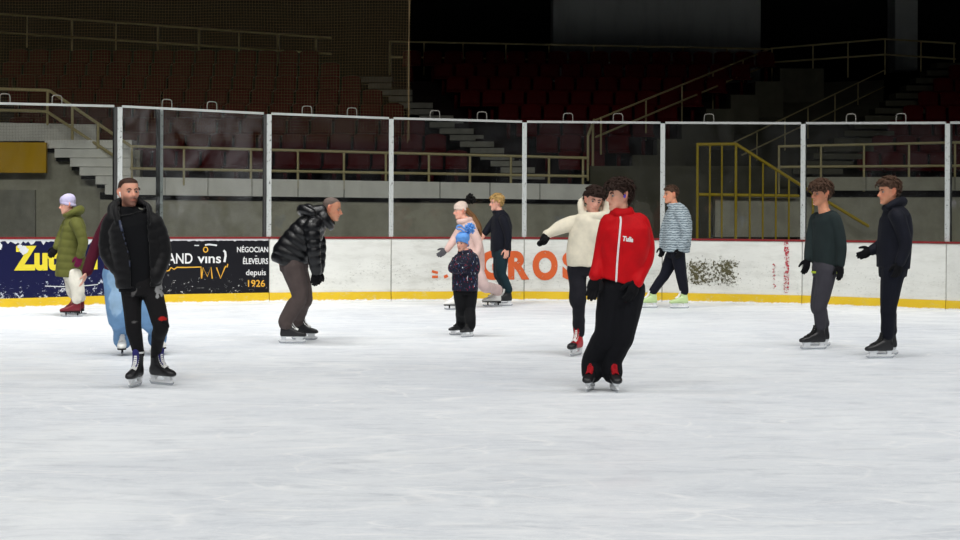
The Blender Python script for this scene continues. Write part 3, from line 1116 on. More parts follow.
M['holder'] = plain('white_skate_plastic', srgb(222, 224, 226), 0.4, 0.5)
M['lace'] = plain('white_lace', srgb(225, 225, 222), 0.8, 0.2)
M['black_leather'] = plain('black_boot', srgb(24, 24, 27), 0.45, 0.4)
M['black_sole'] = plain('black_sole', srgb(16, 16, 17), 0.6, 0.3)

HZ = [(-.118, .016, -.066, -.034), (-.112, .029, -.080, -.012), (-.098, .041, -.086, .022), (-.075, .052, -.087, .045), (-.045, .0605, -.086, .064), (-.012, .067, -.084, .082),
      (.02, .0715, -.083, .093), (.05, .0735, -.084, .097), (.078, .068, -.076, .090), (.098, .054, -.056, .073), (.111, .032, -.028, .047), (.117, .010, -.002, .018)]

def head_grid(n=48, m=40):
    """rows of points of the skull in head space: facing -Y, z up, about 23.5 cm tall"""
    rows = []
    for i in range(m):
        t = i / (m - 1) * (len(HZ) - 1)
        p = [Vector((*h[:3],)) for h in HZ]
        q = catmull(p, t)
        bk = catmull([Vector((h[3], 0, 0)) for h in HZ], t).x
        z, w, fr = q.x, max(q.y, .004), q.z
        ym = min(.012, (fr + bk) / 2 + .01)
        row = []
        for k in range(n):
            a = 2 * math.pi * k / n
            ca, sa = math.cos(a), math.sin(a)
            x = w * math.copysign(abs(ca) ** .88, ca)
            y = ym + ((bk - ym) if sa > 0 else (ym - fr)) * math.copysign(abs(sa) ** .88, sa)
            if y < -.03:
                y += .0105 * math.exp(-(((abs(x) - .031) / .014) ** 2 + ((z - .004) / .011) ** 2))
                y -= .0045 * math.exp(-((abs(x) / .05) ** 4 + ((z - .026) / .010) ** 2))
                y -= .003 * math.exp(-(((abs(x) - .042) / .016) ** 2 + ((z + .025) / .016) ** 2))
                y += .003 * math.exp(-((x / .03) ** 2 + ((z + .083) / .008) ** 2))
            row.append(Vector((x, y, z)))
        rows.append(row)
    return rows
HG = head_grid()

def hairline(y, style):
    """lowest z of hair at depth y on the head"""
    fr, side, back, ear = style
    if y < -.045:
        return fr
    if y < .0:
        return lerp(fr, side, (y + .045) / .045)
    if y < .03:
        return lerp(side, ear, (y / .03))
    return lerp(ear, back, min(1, (y - .03) / .03))

def sm(a, b, x):
    t = min(1, max(0, (x - a) / (b - a)))
    return t * t * (3 - 2 * t)

class Person:
    def __init__(s, g, label, name='person'):
        s.root_p = ground(*g)
        s.D = s.root_p.y
        s.root = empty(name, s.root_p, label, 'person')

    def P(s, px, py, dy=0.0):
        return at(px, py, s.D + dy) - s.root_p

    def pix(s, co):
        w = co + np.array(s.root_p)
        X_, Z_ = w[:, 0] / w[:, 1], (w[:, 2] - CH) / w[:, 1]
        return np.stack([480 + F * (X_ * CR + Z_ * SR), HY - F * (-X_ * SR + Z_ * CR)], 1)

    def part(s, name, me, mat, parent=None, label=None):
        o = link(name, me, mat, parent or s.root)
        if label:
            o['label'] = label
        return o

    # ---- head
    def set_head(s, px, py, dy=0, yaw=0, pitch=0, roll=0, size=1.0):
        """yaw: +90 faces image right; pitch + looks down; roll + leans to image right"""
        s.hc = s.P(px, py, dy)
        s.HM = Matrix.Translation(s.hc) @ Matrix.Rotation(R(roll), 4, 'Y') @ Matrix.Rotation(R(yaw), 4, 'Z') @ Matrix.Rotation(R(pitch), 4, 'X') @ Matrix.Scale(size, 4)
        s.hsize = size

    def H(s, x, y, z):
        return s.HM @ Vector((x, y, z))

    def head_mesh(s, mb):
        mb.loft([[s.HM @ p for p in r] for r in HG])
        z = s.hsize
        H = s.H
        tube(mb, [H(0, -.080, .018), H(0, -.094, -.008), H(0, -.108, -.030)], [.007 * z, .009 * z, .0115 * z], n=10, step=.004)
        tube(mb, [H(-.014, -.089, -.034), H(0, -.097, -.035), H(.014, -.089, -.034)], [.008 * z, .010 * z, .008 * z], n=10, step=.004)
        tube(mb, [H(-.023, -.080, -.063), H(0, -.0885, -.058), H(.023, -.080, -.063)], [.0045 * z, .0065 * z, .0045 * z], n=8, step=.004)
        tube(mb, [H(-.020, -.080, -.067), H(0, -.0875, -.070), H(.020, -.080, -.067)], [.0045 * z, .0072 * z, .0045 * z], n=8, step=.004)
        tube(mb, [H(-.012, -.078, -.100), H(.012, -.078, -.100)], [.013 * z, .013 * z], n=10, step=.006)
        for sx in (-1, 1):
            tube(mb, [H(sx * .071, .012, -.034), H(sx * .083, .024, -.004), H(sx * .083, .027, .024), H(sx * .074, .010, .032)],
                 [.008 * z, .010 * z, .012 * z, .009 * z], n=10, step=.005)
            tube(mb, [H(sx * .069, .004, -.02), H(sx * .074, .012, .004), H(sx * .070, .008, .018)], [.005 * z, .008 * z, .006 * z], n=8, step=.005)

    def face_paint(s, co, skin, lips=None, stubble=None, scalp=None, cheek=0.25, hairstyle=None, sub=None):
        inv = np.array(s.HM.inverted())
        h = co @ inv[:3, :3].T + inv[:3, 3]
        x, y, z = h[:, 0], h[:, 1], h[:, 2]
        c = np.tile(np.array(skin), (len(co), 1))
        near = (np.abs(z) < .13) & (np.abs(x) < .1) & (np.abs(y) < .13)
        def blend(mask, colr):
            nonlocal c
            m = (mask * near)[:, None]
            c = c * (1 - m) + np.array(colr) * m
        rosy = (skin[0] * 1.0, skin[1] * .62, skin[2] * .58)
        blend(cheek * np.exp(-(((np.abs(x) - .042) / .018) ** 2 + ((z + .028) / .02) ** 2)) * (y < -.02), rosy)
        blend(cheek * 1.2 * np.exp(-((x / .014) ** 2 + ((z + .03) / .014) ** 2)) * (y < -.07), rosy)
        blend(cheek * 1.2 * (np.abs(x) > .072), rosy)
        if stubble:
            wz = 1 / (1 + np.exp((z + .04 + .02 * (y > -.02) - .35 * np.clip(np.abs(x) - .035, 0, .03) * 1.3) / .006))
            wy = 1 / (1 + np.exp((y - .015) / .008))
            blend(.78 * wz * wy, stubble)
        lp = np.exp(-((x / .024) ** 4 + ((z + .064) / .0075) ** 2)) * (y < -.072)
        blend(np.clip(lp * .8, 0, 1), lips or (skin[0] * .66, skin[1] * .42, skin[2] * .40))
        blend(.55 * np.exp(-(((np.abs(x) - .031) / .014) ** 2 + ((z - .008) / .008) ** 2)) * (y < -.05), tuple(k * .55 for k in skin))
        if scalp and hairstyle:
            hz = np.array([hairline(v, hairstyle) for v in y])
            blend(1 / (1 + np.exp(-(z - hz) / .006)), scalp)
        return c

    def eyes(s, body, brow, browmat):
        for sx in (-1, 1):
            mb = MB()
            n, m = 12, 8
            rings = []
            for i in range(1, m):
                a = math.pi * i / m
                rings.append([s.H(sx * .031, -.0715, .003) + (s.HM.to_3x3() @ Vector((math.sin(a) * math.cos(b), -math.cos(a), math.sin(a) * math.sin(b)))) * .0098 for b in [2 * math.pi * k / n for k in range(n)]])
            mb.loft(rings)
            me = mb.mesh('eye', True)
            for mt in (M['eye_white'], M['iris']):
                me.materials.append(mt)
            fw = s.HM.to_3x3() @ Vector((0, -1, 0))
            fw.normalize()
            cen = s.H(sx * .031, -.0715, .003)
            for p in me.polygons:
                if (p.center - cen).normalized().dot(fw) > .62:
                    p.material_index = 1
            s.part('eye', me, None, body)
            mb = MB()
            z = s.hsize
            tube(mb, [s.H(sx * .014, -.0845, .021), s.H(sx * .030, -.0855, .0275), s.H(sx * .047, -.072, .022)], [.0034 * z * brow, .0042 * z * brow, .0022 * z * brow], n=8, step=.004)
            s.part('eyebrow', mb.mesh('eyebrow', True), browmat, body)

    def hair(s, style, th, mat, locks=0, lock_len=.03, lock_r=.007, seed=1, amp=.006, fringe=0, name='hair', down=.3, bulge=None):
        mb = MB()
        rows = head_grid(56, 44)
        cen = Vector((0, .01, .02))
        vs, keep = [], []
        rr = random.Random(seed)
        for r in rows:
            for p in r:
                d = p.z - hairline(p.y, style)
                keep.append(d > -.012)
                n = (p - cen).normalized()
                wv = amp * (math.sin(p.x * 130 + seed) * math.sin(p.y * 110 + p.z * 90) + .6 * math.sin(p.z * 210 + p.x * 60))
                e = th * sm(-.012, .03, d)
                if bulge:
                    e += bulge(p) * sm(-.01, .03, d)
                vs.append(s.HM @ (p + n * (e - .004 * (1 - sm(-.012, .0, d)) + wv * sm(0, .02, d))))
        fs = []
        n = 56
        for i in range(43):
            for k in range(n):
                q = (i * n + k, i * n + (k + 1) % n, (i + 1) * n + (k + 1) % n, (i + 1) * n + k)
                if all(keep[j] for j in q):
                    fs.append(q)
        top = [43 * n + k for k in range(n)]
        fs.append(tuple(top))
        mb.add(vs, fs)
        z = s.hsize
        cand = [p for r in rows for p in r if p.z - hairline(p.y, style) > (.0 if fringe else .008)]
        for _ in range(locks):
            p = rr.choice(cand)
            nrm = (p - cen).normalized()
            tang = Vector((rr.uniform(-1, 1), rr.uniform(-1, 1), rr.uniform(-1, .4) - down))
            tang = (tang - nrm * tang.dot(nrm)).normalized()
            e = th + (bulge(p) if bulge else 0)
            L = lock_len * rr.uniform(.6, 1.3)
            a = p + nrm * (e * .6)
            b = p + nrm * (e + .004) + tang * L * .5
            c = p + nrm * (e * .9 + .002) + tang * L
            d = c - nrm * .004 + Vector((rr.uniform(-1, 1), rr.uniform(-1, 1), rr.uniform(-1, 1))) * L * .3
            tube(mb, [s.HM @ a, s.HM @ b, s.HM @ c, s.HM @ d], [lock_r * z, lock_r * 1.15 * z, lock_r * .8 * z, lock_r * .25 * z], n=6, step=.012, cap=False)
        return s.part(name, mb.mesh(name, True), mat)

    # ---- hands
    def hand(s, mb, W, d, thumb, curl=20, sc=1.0, fat=1.0, curlto=None, spread=4):
        W, d, t = Vector(W), Vector(d).normalized(), Vector(thumb)
        t = (t - d * t.dot(d)).normalized()
        n = d.cross(t)
        if curlto is not None and n.dot(Vector(curlto)) < 0:
            n = -n
        k = sc
        rings = []
        for a, w, h in ((-.015, .027, .021), (.01, .030, .018), (.045, .039, .017), (.08, .041, .0145), (.095, .036, .011)):
            c = W + d * a * k
            rings.append([c + t * w * k * math.cos(b) * (fat * .5 + .5) + n * h * k * fat * math.sin(b) for b in [2 * math.pi * q / 16 for q in range(16)]])
        mb.loft(rings)
        L = (.068, .078, .072, .056)
        for i in range(4):
            base = W + d * (.083 if i < 3 else .076) * k + t * (.029 - .0192 * i) * k
            ang = 0.3 * curl
            side = (1.5 - i) * spread
            dd = (d * math.cos(R(side)) + t * math.sin(R(side))).normalized()
            pts = [base - dd * .02 * k, base]
            q = base
            for f in (.42, .32, .26):
                v = dd * math.cos(R(ang)) + n * math.sin(R(ang))
                q = q + v * L[i] * f * k
                pts.append(q)
                ang += curl
            r = .0088 * k * fat * (.88 if i == 3 else 1)
            tube(mb, pts, [r * 1.05, r * 1.05, r, r * .95, r * .8], n=10, step=.006)
        b0 = W + d * .018 * k + t * .024 * k
        p1 = b0 + (d * .62 + t * .75 + n * .2).normalized() * .042 * k
        p2 = p1 + (d * .88 + t * .35 + n * .35).normalized() * .032 * k
        p3 = p2 + (d * .95 + t * .1 + n * .5).normalized() * .026 * k
        r = .0105 * k * fat
        tube(mb, [b0 - d * .01 * k, b0, p1, p2, p3], [r * 1.3, r * 1.35, r * 1.05, r, r * .8], n=10, step=.006)

    # ---- garments
    def garment(s, name, mb, mat, voxel=.009, smooth=3, fold=.006, ffreq=16, seed=0, base=None, paint=(), an=(1, 1, .6), cut=None, thick=.012, label=None, parent=None, flecks=None):
        me = bake(mb, voxel, smooth)
        co = get_co(me)
        no = get_no(me)
        if fold:
            a = wob(co, ffreq, seed, an=an)
            b = 1 - np.abs(wob(co, ffreq * 1.7, seed + 5, an=an))
            co = co + no * (fold * (.55 * a + .45 * b))[:, None]
            set_co(me, co)
        if base is not None:
            c = np.tile(np.array(base, dtype=float), (len(co), 1))
            pxy = s.pix(co)
            for q in paint:
                cx, cy, rx, ry, colr = q[:5]
                front = (no[:, 1] < .35)
                dd = ((pxy[:, 0] - cx) / rx) ** 2 + ((pxy[:, 1] - cy) / ry) ** 2 + (.55 * wob(co, 60, 3) if len(q) < 6 else q[5] * wob(co, 120, 3))
                m = (np.clip((1.15 - dd) / .3, 0, 1) * front)[:, None]
                c = c * (1 - m) + np.array(colr) * m
            set_col(me, c)
        if cut is not None:
            pxy = s.pix(co)
            m = cut(pxy[:, 0], pxy[:, 1]) & (no[:, 1] < -.1)
            import bmesh
            bm = bmesh.new()
            bm.from_mesh(me)
            bm.verts.ensure_lookup_table()
            bmesh.ops.delete(bm, geom=[bm.verts[i] for i in np.nonzero(m)[0]], context='VERTS')
            bm.to_mesh(me)
            bm.free()
            o = s.part(name, me, mat, parent, label)
            sol = o.modifiers.new('solid', 'SOLIDIFY')
            sol.thickness = thick
            sol.offset = -1
            return o
        return s.part(name, me, mat, parent, label)

    # ---- skates
    def skate(s, pos, yaw, kind='hockey', boot=None, z=0.0, pitch=0, roll=0, size=1.0, sole=None, lace=True, tongue=None, toecap=None, label=None, trim=None, cuff=1.0):
        base = ground(*pos) - s.root_p
        base.z += z
        SM = Matrix.Translation(base) @ Matrix.Rotation(R(yaw), 4, 'Z') @ Matrix.Rotation(R(roll), 4, 'Y') @ Matrix.Rotation(R(pitch), 4, 'X') @ Matrix.Scale(size, 4)
        T = lambda x, y, zz: SM @ Vector((x, y, zz))
        mb = MB()
        rings = []
        for y, w, z0, z1 in ((.092, .014, .092, .125), (.086, .029, .078, .16), (.06, .036, .074, .20), (.0, .037, .074, .195), (-.05, .040, .074, .17), (-.10, .046, .074, .145),
                             (-.15, .046, .074, .130), (-.182, .036, .076, .118), (-.198, .016, .084, .104)):
            c, h = (z0 + z1) / 2, (z1 - z0) / 2
            rings.append([T(w * math.copysign(abs(math.cos(a)) ** .75, math.cos(a)), y, c + h * math.copysign(abs(math.sin(a)) ** .75, math.sin(a))) for a in [2 * math.pi * k / 20 for k in range(20)]])
        mb.loft(rings)
        rings = []
        for zz, cy, l, w in ((.11, .035, .052, .034), (.15, .035, .056, .036), (.2, .030, .054, .039), (.255, .031, .053, .042), (.28 * cuff, .032, .053, .043)):
            rings.append([T(w * math.cos(a), cy + l * math.sin(a), zz) for a in [2 * math.pi * k / 20 for k in range(20)]])
        mb.loft(rings)
        me = bake(mb, .0065 * size, 2)
        sk = s.part('skate', me, boot or M['black_leather'], None, label)
        if kind == 'hockey':
            mb = MB()
            for y0, y1 in ((.085, .02), (-.07, -.165)):
                rings = []
                for zz, w, gx in ((.078, .026, .0), (.055, .013, .012), (.030, .007, .004)):
                    rings.append([T(-w, y0 - gx, zz), T(w, y0 - gx, zz), T(w, y1 + gx, zz), T(-w, y1 + gx, zz)])
                mb.loft(rings)
            rings = []
            for y, z0, z1 in ((.105, .034, .048), (.08, .022, .042), (-.15, .022, .042), (-.185, .030, .050)):
                rings.append([T(-.0065, y, z0), T(.0065, y, z0), T(.0065, y, z1), T(-.0065, y, z1)])
            mb.loft(rings)
            s.part('blade_holder', mb.mesh('blade_holder'), sole or M['holder'], sk)
            prof = [(.112, .030), (.10, .010), (.085, .002), (.03, 0), (-.12, 0), (-.165, .004), (-.188, .018), (-.19, .032), (.10, .032)]
        else:
            mb = MB()
            rings = []
            for y, w in ((.088, .028), (.05, .034), (.0, .030), (-.06, .036), (-.12, .044), (-.17, .038), (-.192, .02)):
                z0 = .05 if y > .02 else .064
                rings.append([T(-w, y, z0), T(w, y, z0), T(w, y, .08), T(-w, y, .08)])
            mb.loft(rings)
            for y0, y1 in ((.06, .04), (-.10, -.12)):
                mb.loft([[T(-.006, y0, zz), T(.006, y0, zz), T(.006, y1, zz), T(-.006, y1, zz)] for zz in (.065, .022)])
            s.part('sole', mb.mesh('sole'), sole or M['black_sole'], sk)
            prof = [(.125, .022), (.12, .008), (.10, .001), (.0, 0), (-.14, .001), (-.178, .010), (-.188, .022), (-.186, .034), (-.15, .027), (.10, .027)]
        mb = MB()
        mb.prism([T(-.0022, y, zz) for y, zz in prof], SM.to_3x3() @ Vector((.0044, 0, 0)))
        s.part('blade', mb.mesh('blade'), M['blade'], sk)
        if toecap is not None:
            mb = MB()
            rings = []
            for y, w, z0, z1 in ((-.118, .0475, .072, .140), (-.15, .0485, .071, .133), (-.184, .038, .073, .121), (-.203, .015, .084, .103)):
                c, h = (z0 + z1) / 2, (z1 - z0) / 2
                rings.append([T(w * math.copysign(abs(math.cos(a)) ** .75, math.cos(a)), y, c + h * math.copysign(abs(math.sin(a)) ** .75, math.sin(a))) for a in [2 * math.pi * k / 20 for k in range(20)]])
            mb.loft(rings)
            s.part('toe_cap', mb.mesh('toe_cap', True), toecap, sk)
        if tongue is not None:
            mb = MB()
            tube(mb, [T(0, -.075, .168), T(0, -.045, .20), T(0, -.030, .25), T(0, -.036, .285)], [.022 * size, .026 * size, .030 * size, .030 * size], n=12, step=.012, flat=.35, flatdir=SM.to_3x3() @ Vector((0, -1, 0)))
            s.part('tongue', mb.mesh('tongue', True), tongue, sk)
        if lace:
            mb = MB()
            path = [(-.105, .151), (-.09, .158), (-.075, .166), (-.062, .178), (-.052, .192), (-.043, .207), (-.037, .223), (-.033, .24), (-.031, .256)]
            for k in range(len(path) - 1):
                (ya, za), (yb, zb) = path[k], path[k + 1]
                for sx in (-1, 1):
                    w = .024
                    o_ = .007
                    tube(mb, [T(sx * w, ya + .006, za - .004), T(0, (ya + yb) / 2 - o_, (za + zb) / 2 + o_), T(-sx * w, yb + .006, zb - .004)], [.0056 * size] * 3, n=6, step=.012)
            s.part('laces', mb.mesh('laces', True), lace if not isinstance(lace, bool) else M['lace'], sk)
        if trim is not None:
            mb = MB()
            c = T(0, .032, .282)
            torus(mb, c, SM.to_3x3() @ Vector((1, 0, 0)), SM.to_3x3() @ Vector((0, 1, 0)), .042 * size, .053 * size, .010 * size)
            s.part('padded_collar', mb.mesh('padded_collar', True), trim, sk)
        return T(0, .03, .15), T(0, .035, .25), T

def person(g, label, head, torso, yaw, arms, legs, skates, top, bottom, skin, neck, face=None, hands=None, extra_top=None, collar=None,
           torso_sc=.86, seed=0, name='person', body_voxel=.0065, leg_flare=None, hips=None, yoke=None, quilt=None, qamp=.1, top_name='jacket', bottom_name='trousers',
           top_kw=None, bot_kw=None, expo=2.5):
    """assemble one skater; pixel joints give the pose, the depth offsets give the volume"""
    s = Person(g, label, name)
    s.set_head(*head)
    L = Vector((math.cos(R(yaw)), math.sin(R(yaw)), 0))
    Fw = Vector((math.sin(R(yaw)), -math.cos(R(yaw)), 0))
    s.L, s.Fw = L, Fw
    tr = [(s.P(*r[:3]), r[3], r[4]) for r in torso]
    A = [[s.P(*j) for j in a['j']] for a in arms]
    # legs: (hip, knee) + skate ankle
    body = MB()
    sk_pts = []
    LG = []
    for lg, skd in zip(legs, skates):
        an, cuffp, T = s.skate(**skd)
        sk_pts.append(T)
        hip, knee = s.P(*lg['j'][0]), s.P(*lg['j'][1])
        LG.append((hip, knee, cuffp, an, T))
        r = [x * .8 for x in lg['r']]
        mids = [hip, knee, lerp(knee, cuffp, .4), cuffp, an]
        tube(body, mids, [min(r[0], .075), min(r[1] * .92, .05), min(r[1] * .88, .046), min(.036, .85 * r[2]), .03 * skd.get('size', 1)], step=.015)
        tube(body, [an, T(0, -.02, .12), T(0, -.15, .105)], [q * skd.get('size', 1) for q in (.03, .028, .024)], step=.012)
    nk = s.P(*neck)
    bt = [(c, w * torso_sc, d * torso_sc) for c, w, d in tr]
    hipmid = sum((l[0] for l in LG), Vector()) / len(LG)
    torso_loft(body, [(hipmid - Vector((0, 0, .03)), min(bt[0][1] * .85, (hips or (.165, .125))[0] * .82), min(bt[0][2] * .85, (hips or (.165, .125))[1] * .82))] + bt[1 if len(bt) > 3 else 0:], L, expo=2.3, step=.02)
    tube(body, [lerp(nk, tr[-1][0], .6), nk, s.H(0, .018, -.075), s.H(0, .012, -.02)], [.068, .056 * s.hsize, .054 * s.hsize, .05 * s.hsize], step=.015)
    s.head_mesh(body)
    gl = []
    for i, (a, pts) in enumerate(zip(arms, A)):
        r = a['r']
        tube(body, [lerp(nk, pts[0], .5) - Vector((0, 0, .045)), pts[0] - Vector((0, 0, .012))] + pts[1:], [.04, min(.048, r[0] * .62), min(.042, r[1] * .72), .027], step=.015)
        h = (hands or [{}] * len(arms))[i]
        if h is None:
            continue
        d = h.get('d')
        d = (s.P(*d) - pts[-1]) if d else (pts[-1] - pts[-2])
        th = Vector(h.get('thumb', Fw))
        sc = h.get('sc', 1.0)
        s.hand(body, pts[-1] + d.normalized() * .012, d, th, h.get('curl', 18), sc, .8 if h.get('glove') else 1.0, h.get('to'))
        if h.get('glove'):
            mb = MB()
            s.hand(mb, pts[-1] + d.normalized() * .012, d, th, h.get('curl', 18), sc * 1.02, h.get('fat', 1.35), h.get('to'))
            tube(mb, [pts[-1] - d.normalized() * .025, pts[-1] + d.normalized() * .02], [.034, .034], step=.012)
            if h.get('fist'):
                tube(mb, [pts[-1] + d.normalized() * .03, pts[-1] + d.normalized() * .075], [.044 * sc, .043 * sc], step=.01)
            gl.append((mb, h['glove'], h.get('label')))
    me = bake(body, body_voxel, 2, .4)
    co = get_co(me)
    fc = dict(face or {})
    hairinfo = fc.pop('hair', None)
    brow = fc.pop('brow', None)
    c = s.face_paint(co, skin, **fc)
    set_col(me, c)
    s.body = s.part('body', me, M['skin'])
    if brow:
        s.eyes(s.body, brow[1], brow[0])
    for mb, mt, lb in gl:
        s.garment('glove', mb, mt, .0055, 2, .0015, 40, seed=seed + 3, label=lb)
    # top
    mb = MB()
    torso_loft(mb, tr, L, quilt=quilt, amp=qamp * .5, expo=expo)
    for a, pts in zip(arms, A):
        r = a['r']
        tube(mb, [lerp(nk, pts[0], .55) + Vector((0, 0, -.03))] + pts, [r[0] * .95] + list(r), quilt=quilt, amp=qamp, step=.012)
    if yoke:
        tube(mb, [A[0][0], lerp(lerp(A[0][0], A[1][0], .5), nk, yoke[1]), A[1][0]] if len(A) > 1 else [A[0][0], nk], [yoke[0]] * (3 if len(A) > 1 else 2), step=.02)
    if collar:
        for cl in collar:
            pos, rx, ry, r, rb, tilt = cl
            cpos = s.P(*pos)
            B = (-Fw) * math.cos(R(tilt)) + Vector((0, 0, math.sin(R(tilt))))
            torus(mb, cpos, L, B, rx, ry, r, rb)
    if extra_top:
        extra_top(s, mb)
    kw = dict(fold=.006)
    kw.update(top_kw or {})
    s.top = s.garment(top_name, mb, top, seed=seed, **kw)
    # bottom
    mb = MB()
    hw, hd = hips or (.165, .125)
    torso_loft(mb, [(hipmid - Vector((0, 0, .06)), hw * .92, hd * .95), (hipmid + Vector((0, 0, .03)), hw, hd), (lerp(hipmid, tr[1][0], .5) + Vector((0, 0, .04)), hw * .88, hd * .9)], L)
    for lg, (hip, knee, cuffp, an, T) in zip(legs, LG):
        r = lg['r']
        low = lg.get('low', .2)
        end = lerp(cuffp, an, low)
        if 'mid' in lg:
            mids = [hip, knee, s.P(*lg['mid']), lerp(knee, cuffp, .6), end]
            rr_ = [r[0], r[1], lg['mr'], lerp(lg['mr'], r[2], .5), r[2]]
        else:
            mids = [hip, knee, lerp(knee, cuffp, .4)] + ([cuffp, end] if low > .05 else [end])
            rr_ = [r[0], r[1], lerp(r[1], r[2], .4)] + ([r[2]] * 2 if low > .05 else [r[2]])
        tube(mb, mids, rr_, step=.012)
    kw = dict(fold=.007, an=(1, 1, .7))
    kw.update(bot_kw or {})
    s.bottom = s.garment(bottom_name, mb, bottom, seed=seed + 11, **kw)
    return s
# ------------------------------------------------------------------ wardrobe
def pat_flecks(t, v):
    base = srgb(22, 25, 42)
    c = base
    for k, (cc, rot, th) in enumerate(((srgb(190, 196, 205), .6, .70), (srgb(140, 26, 44), -.7, .67), (srgb(50, 70, 112), 1.2, .67))):
        n = t.noise(t.coord(scale=(2.6, 2.6, 1), rot=(0, rot, 0), loc=(k * 3.1, 0, 0)), 24, 1, .4)
        c = t.mix(t.ramp(n, th, th + .02), c, cc)
    return c

def pat_stripes(t, v):
    w = t.n('ShaderNodeTexWave', wave_type='BANDS', bands_direction='Z')
    w.inputs['Scale'].default_value = 9
    w.inputs['Distortion'].default_value = 4.5
    w.inputs['Detail'].default_value = 3
    w.inputs['Detail Scale'].default_value = 2.5
    t.l(v, w.inputs['Vector'])
    return t.mix(t.ramp(w.outputs[1], .35, .65), srgb(104, 118, 127), srgb(168, 180, 186))

def pat_knit(c):
    def f(t, v):
        w = t.n('ShaderNodeTexWave', wave_type='BANDS', bands_direction='Z')
        w.inputs['Scale'].default_value = 26
        w.inputs['Distortion'].default_value = 3
        t.l(v, w.inputs['Vector'])
        return t.mix(w.outputs[1], tuple(x * .72 for x in c), tuple(min(1, x * 1.15) for x in c))
    return f

FAB = {}
FAB['black_puffer'] = fabric('black_padded_nylon', srgb(8, 8, 11), .55, .16, 300, .1, .1)
FAB['black_shirt'] = fabric('black_jersey', srgb(8, 9, 13), .9)
FAB['black_denim'] = fabric('black_denim', srgb(26, 25, 27), .85, attr=True, fold=.4, bs=.3)
FAB['maroon'] = fabric('maroon_knit', srgb(74, 16, 36), .9)
FAB['blue_denim'] = fabric('light_blue_denim', srgb(120, 160, 200), .85, attr=True, fold=.4, bs=.3)
FAB['gloss_puffer'] = fabric('shiny_black_nylon', srgb(9, 10, 14), .36, .4, 300, .05, 0)
FAB['taupe'] = fabric('grey_brown_twill', srgb(78, 68, 66), .85, fold=.5, bs=.4)
FAB['flecks'] = fabric('navy_fleck_print', (0, 0, 0), .7, pattern=pat_flecks)
FAB['black_twill'] = fabric('black_twill', srgb(10, 11, 14), .85, fold=.4, bs=.3)
FAB['cream_fleece'] = fabric('cream_fleece', srgb(224, 216, 196), .95, fold=.3, bs=.25)
FAB['charcoal'] = fabric('charcoal_denim', srgb(24, 24, 31), .85, fold=.5, bs=.4)
FAB['red'] = fabric('red_tracksuit_cloth', srgb(186, 4, 16), .65, .15, fold=.3, bs=.25)
FAB['wide_black'] = fabric('soft_black_cloth', srgb(7, 8, 14), .85, fold=.6, bs=.5)
FAB['olive'] = fabric('olive_quilted_cloth', srgb(84, 86, 38), .75, fold=.2)
FAB['white_trousers'] = fabric('off_white_cloth', srgb(208, 204, 192), .9)
FAB['stripes'] = fabric('grey_blue_streaked_padding', (0, 0, 0), .6, pattern=pat_stripes)
FAB['navy'] = fabric('navy_softshell', srgb(11, 14, 26), .75)
FAB['navy_trousers'] = fabric('dark_navy_cloth', srgb(10, 13, 25), .85)
FAB['teal_denim'] = fabric('dark_teal_denim', srgb(20, 42, 50), .85)
FAB['dark_green'] = fabric('dark_green_grey_fleece', srgb(32, 42, 43), .9)
FAB['slate'] = fabric('slate_grey_cloth', srgb(56, 55, 62), .85)
FAB['pale_pink'] = fabric('pale_pink_cloth', srgb(206, 176, 168), .9)
FAB['pink_trousers'] = fabric('pinkish_cloth', srgb(200, 176, 172), .9)
FAB['glove'] = fabric('black_knit_glove', srgb(8, 8, 12), .9)
FAB['grey_glove'] = fabric('grey_knit_glove', srgb(80, 80, 84), .9)
FAB['magenta_glove'] = fabric('magenta_glove_cloth', srgb(92, 14, 52), .9)
FAB['lavender'] = fabric('lavender_knit', (0, 0, 0), .95, pattern=pat_knit(srgb(184, 178, 208)))
FAB['sky_knit'] = fabric('blue_knit', (0, 0, 0), .95, pattern=pat_knit(srgb(106, 162, 232)))
FAB['cream_knit'] = fabric('cream_knit', (0, 0, 0), .95, pattern=pat_knit(srgb(216, 196, 184)))
FAB['black_fluff'] = fabric('black_fluff', srgb(22, 20, 20), .95)
FAB['zip'] = plain('dark_blue_zip', srgb(44, 52, 74), .5)
FAB['white_zip'] = plain('white_zip', srgb(228, 222, 222), .5)
FAB['lime'] = plain('lime_trim', srgb(170, 190, 40), .6)
M['brown_hair'] = m_hair('dark_brown_hair', srgb(46, 32, 26))
M['mid_hair'] = m_hair('brown_hair', srgb(74, 54, 42))
M['blond_hair'] = m_hair('blond_hair', srgb(186, 152, 96))
M['tan_hair'] = m_hair('long_brown_hair', srgb(118, 84, 54))
M['buzz_hair'] = m_hair('cropped_brown_hair', srgb(66, 46, 38))
M['grey_hair'] = m_hair('cropped_grey_hair', srgb(112, 98, 92))
M['red_boot'] = plain('red_boot', srgb(170, 22, 34), .45, .4, var=.2)
M['maroon_boot'] = plain('dark_red_boot', srgb(104, 14, 30), .45, .4)
M['white_boot'] = plain('white_boot', srgb(222, 221, 216), .45, .4)
M['green_boot'] = plain('pale_green_boot', srgb(182, 204, 148), .45, .4)
M['navy_pad'] = plain('navy_tongue_felt', srgb(46, 44, 104), .8, .2)
M['white_pad'] = plain('white_boot_padding', srgb(218, 218, 216), .8, .2)
M['red_pad'] = plain('red_boot_padding', srgb(160, 20, 30), .8, .2)
M['earbud'] = plain('white_earbud', srgb(232, 232, 232), .3, .5)
M['violet'] = plain('violet_earphone', srgb(96, 70, 190), .4, .5)
SK = srgb(214, 160, 136)
SKP = srgb(222, 166, 146)
SKT = srgb(204, 142, 112)
CROP = (.078, .04, -.055, .034)
THICK = (.052, .015, -.055, .024)

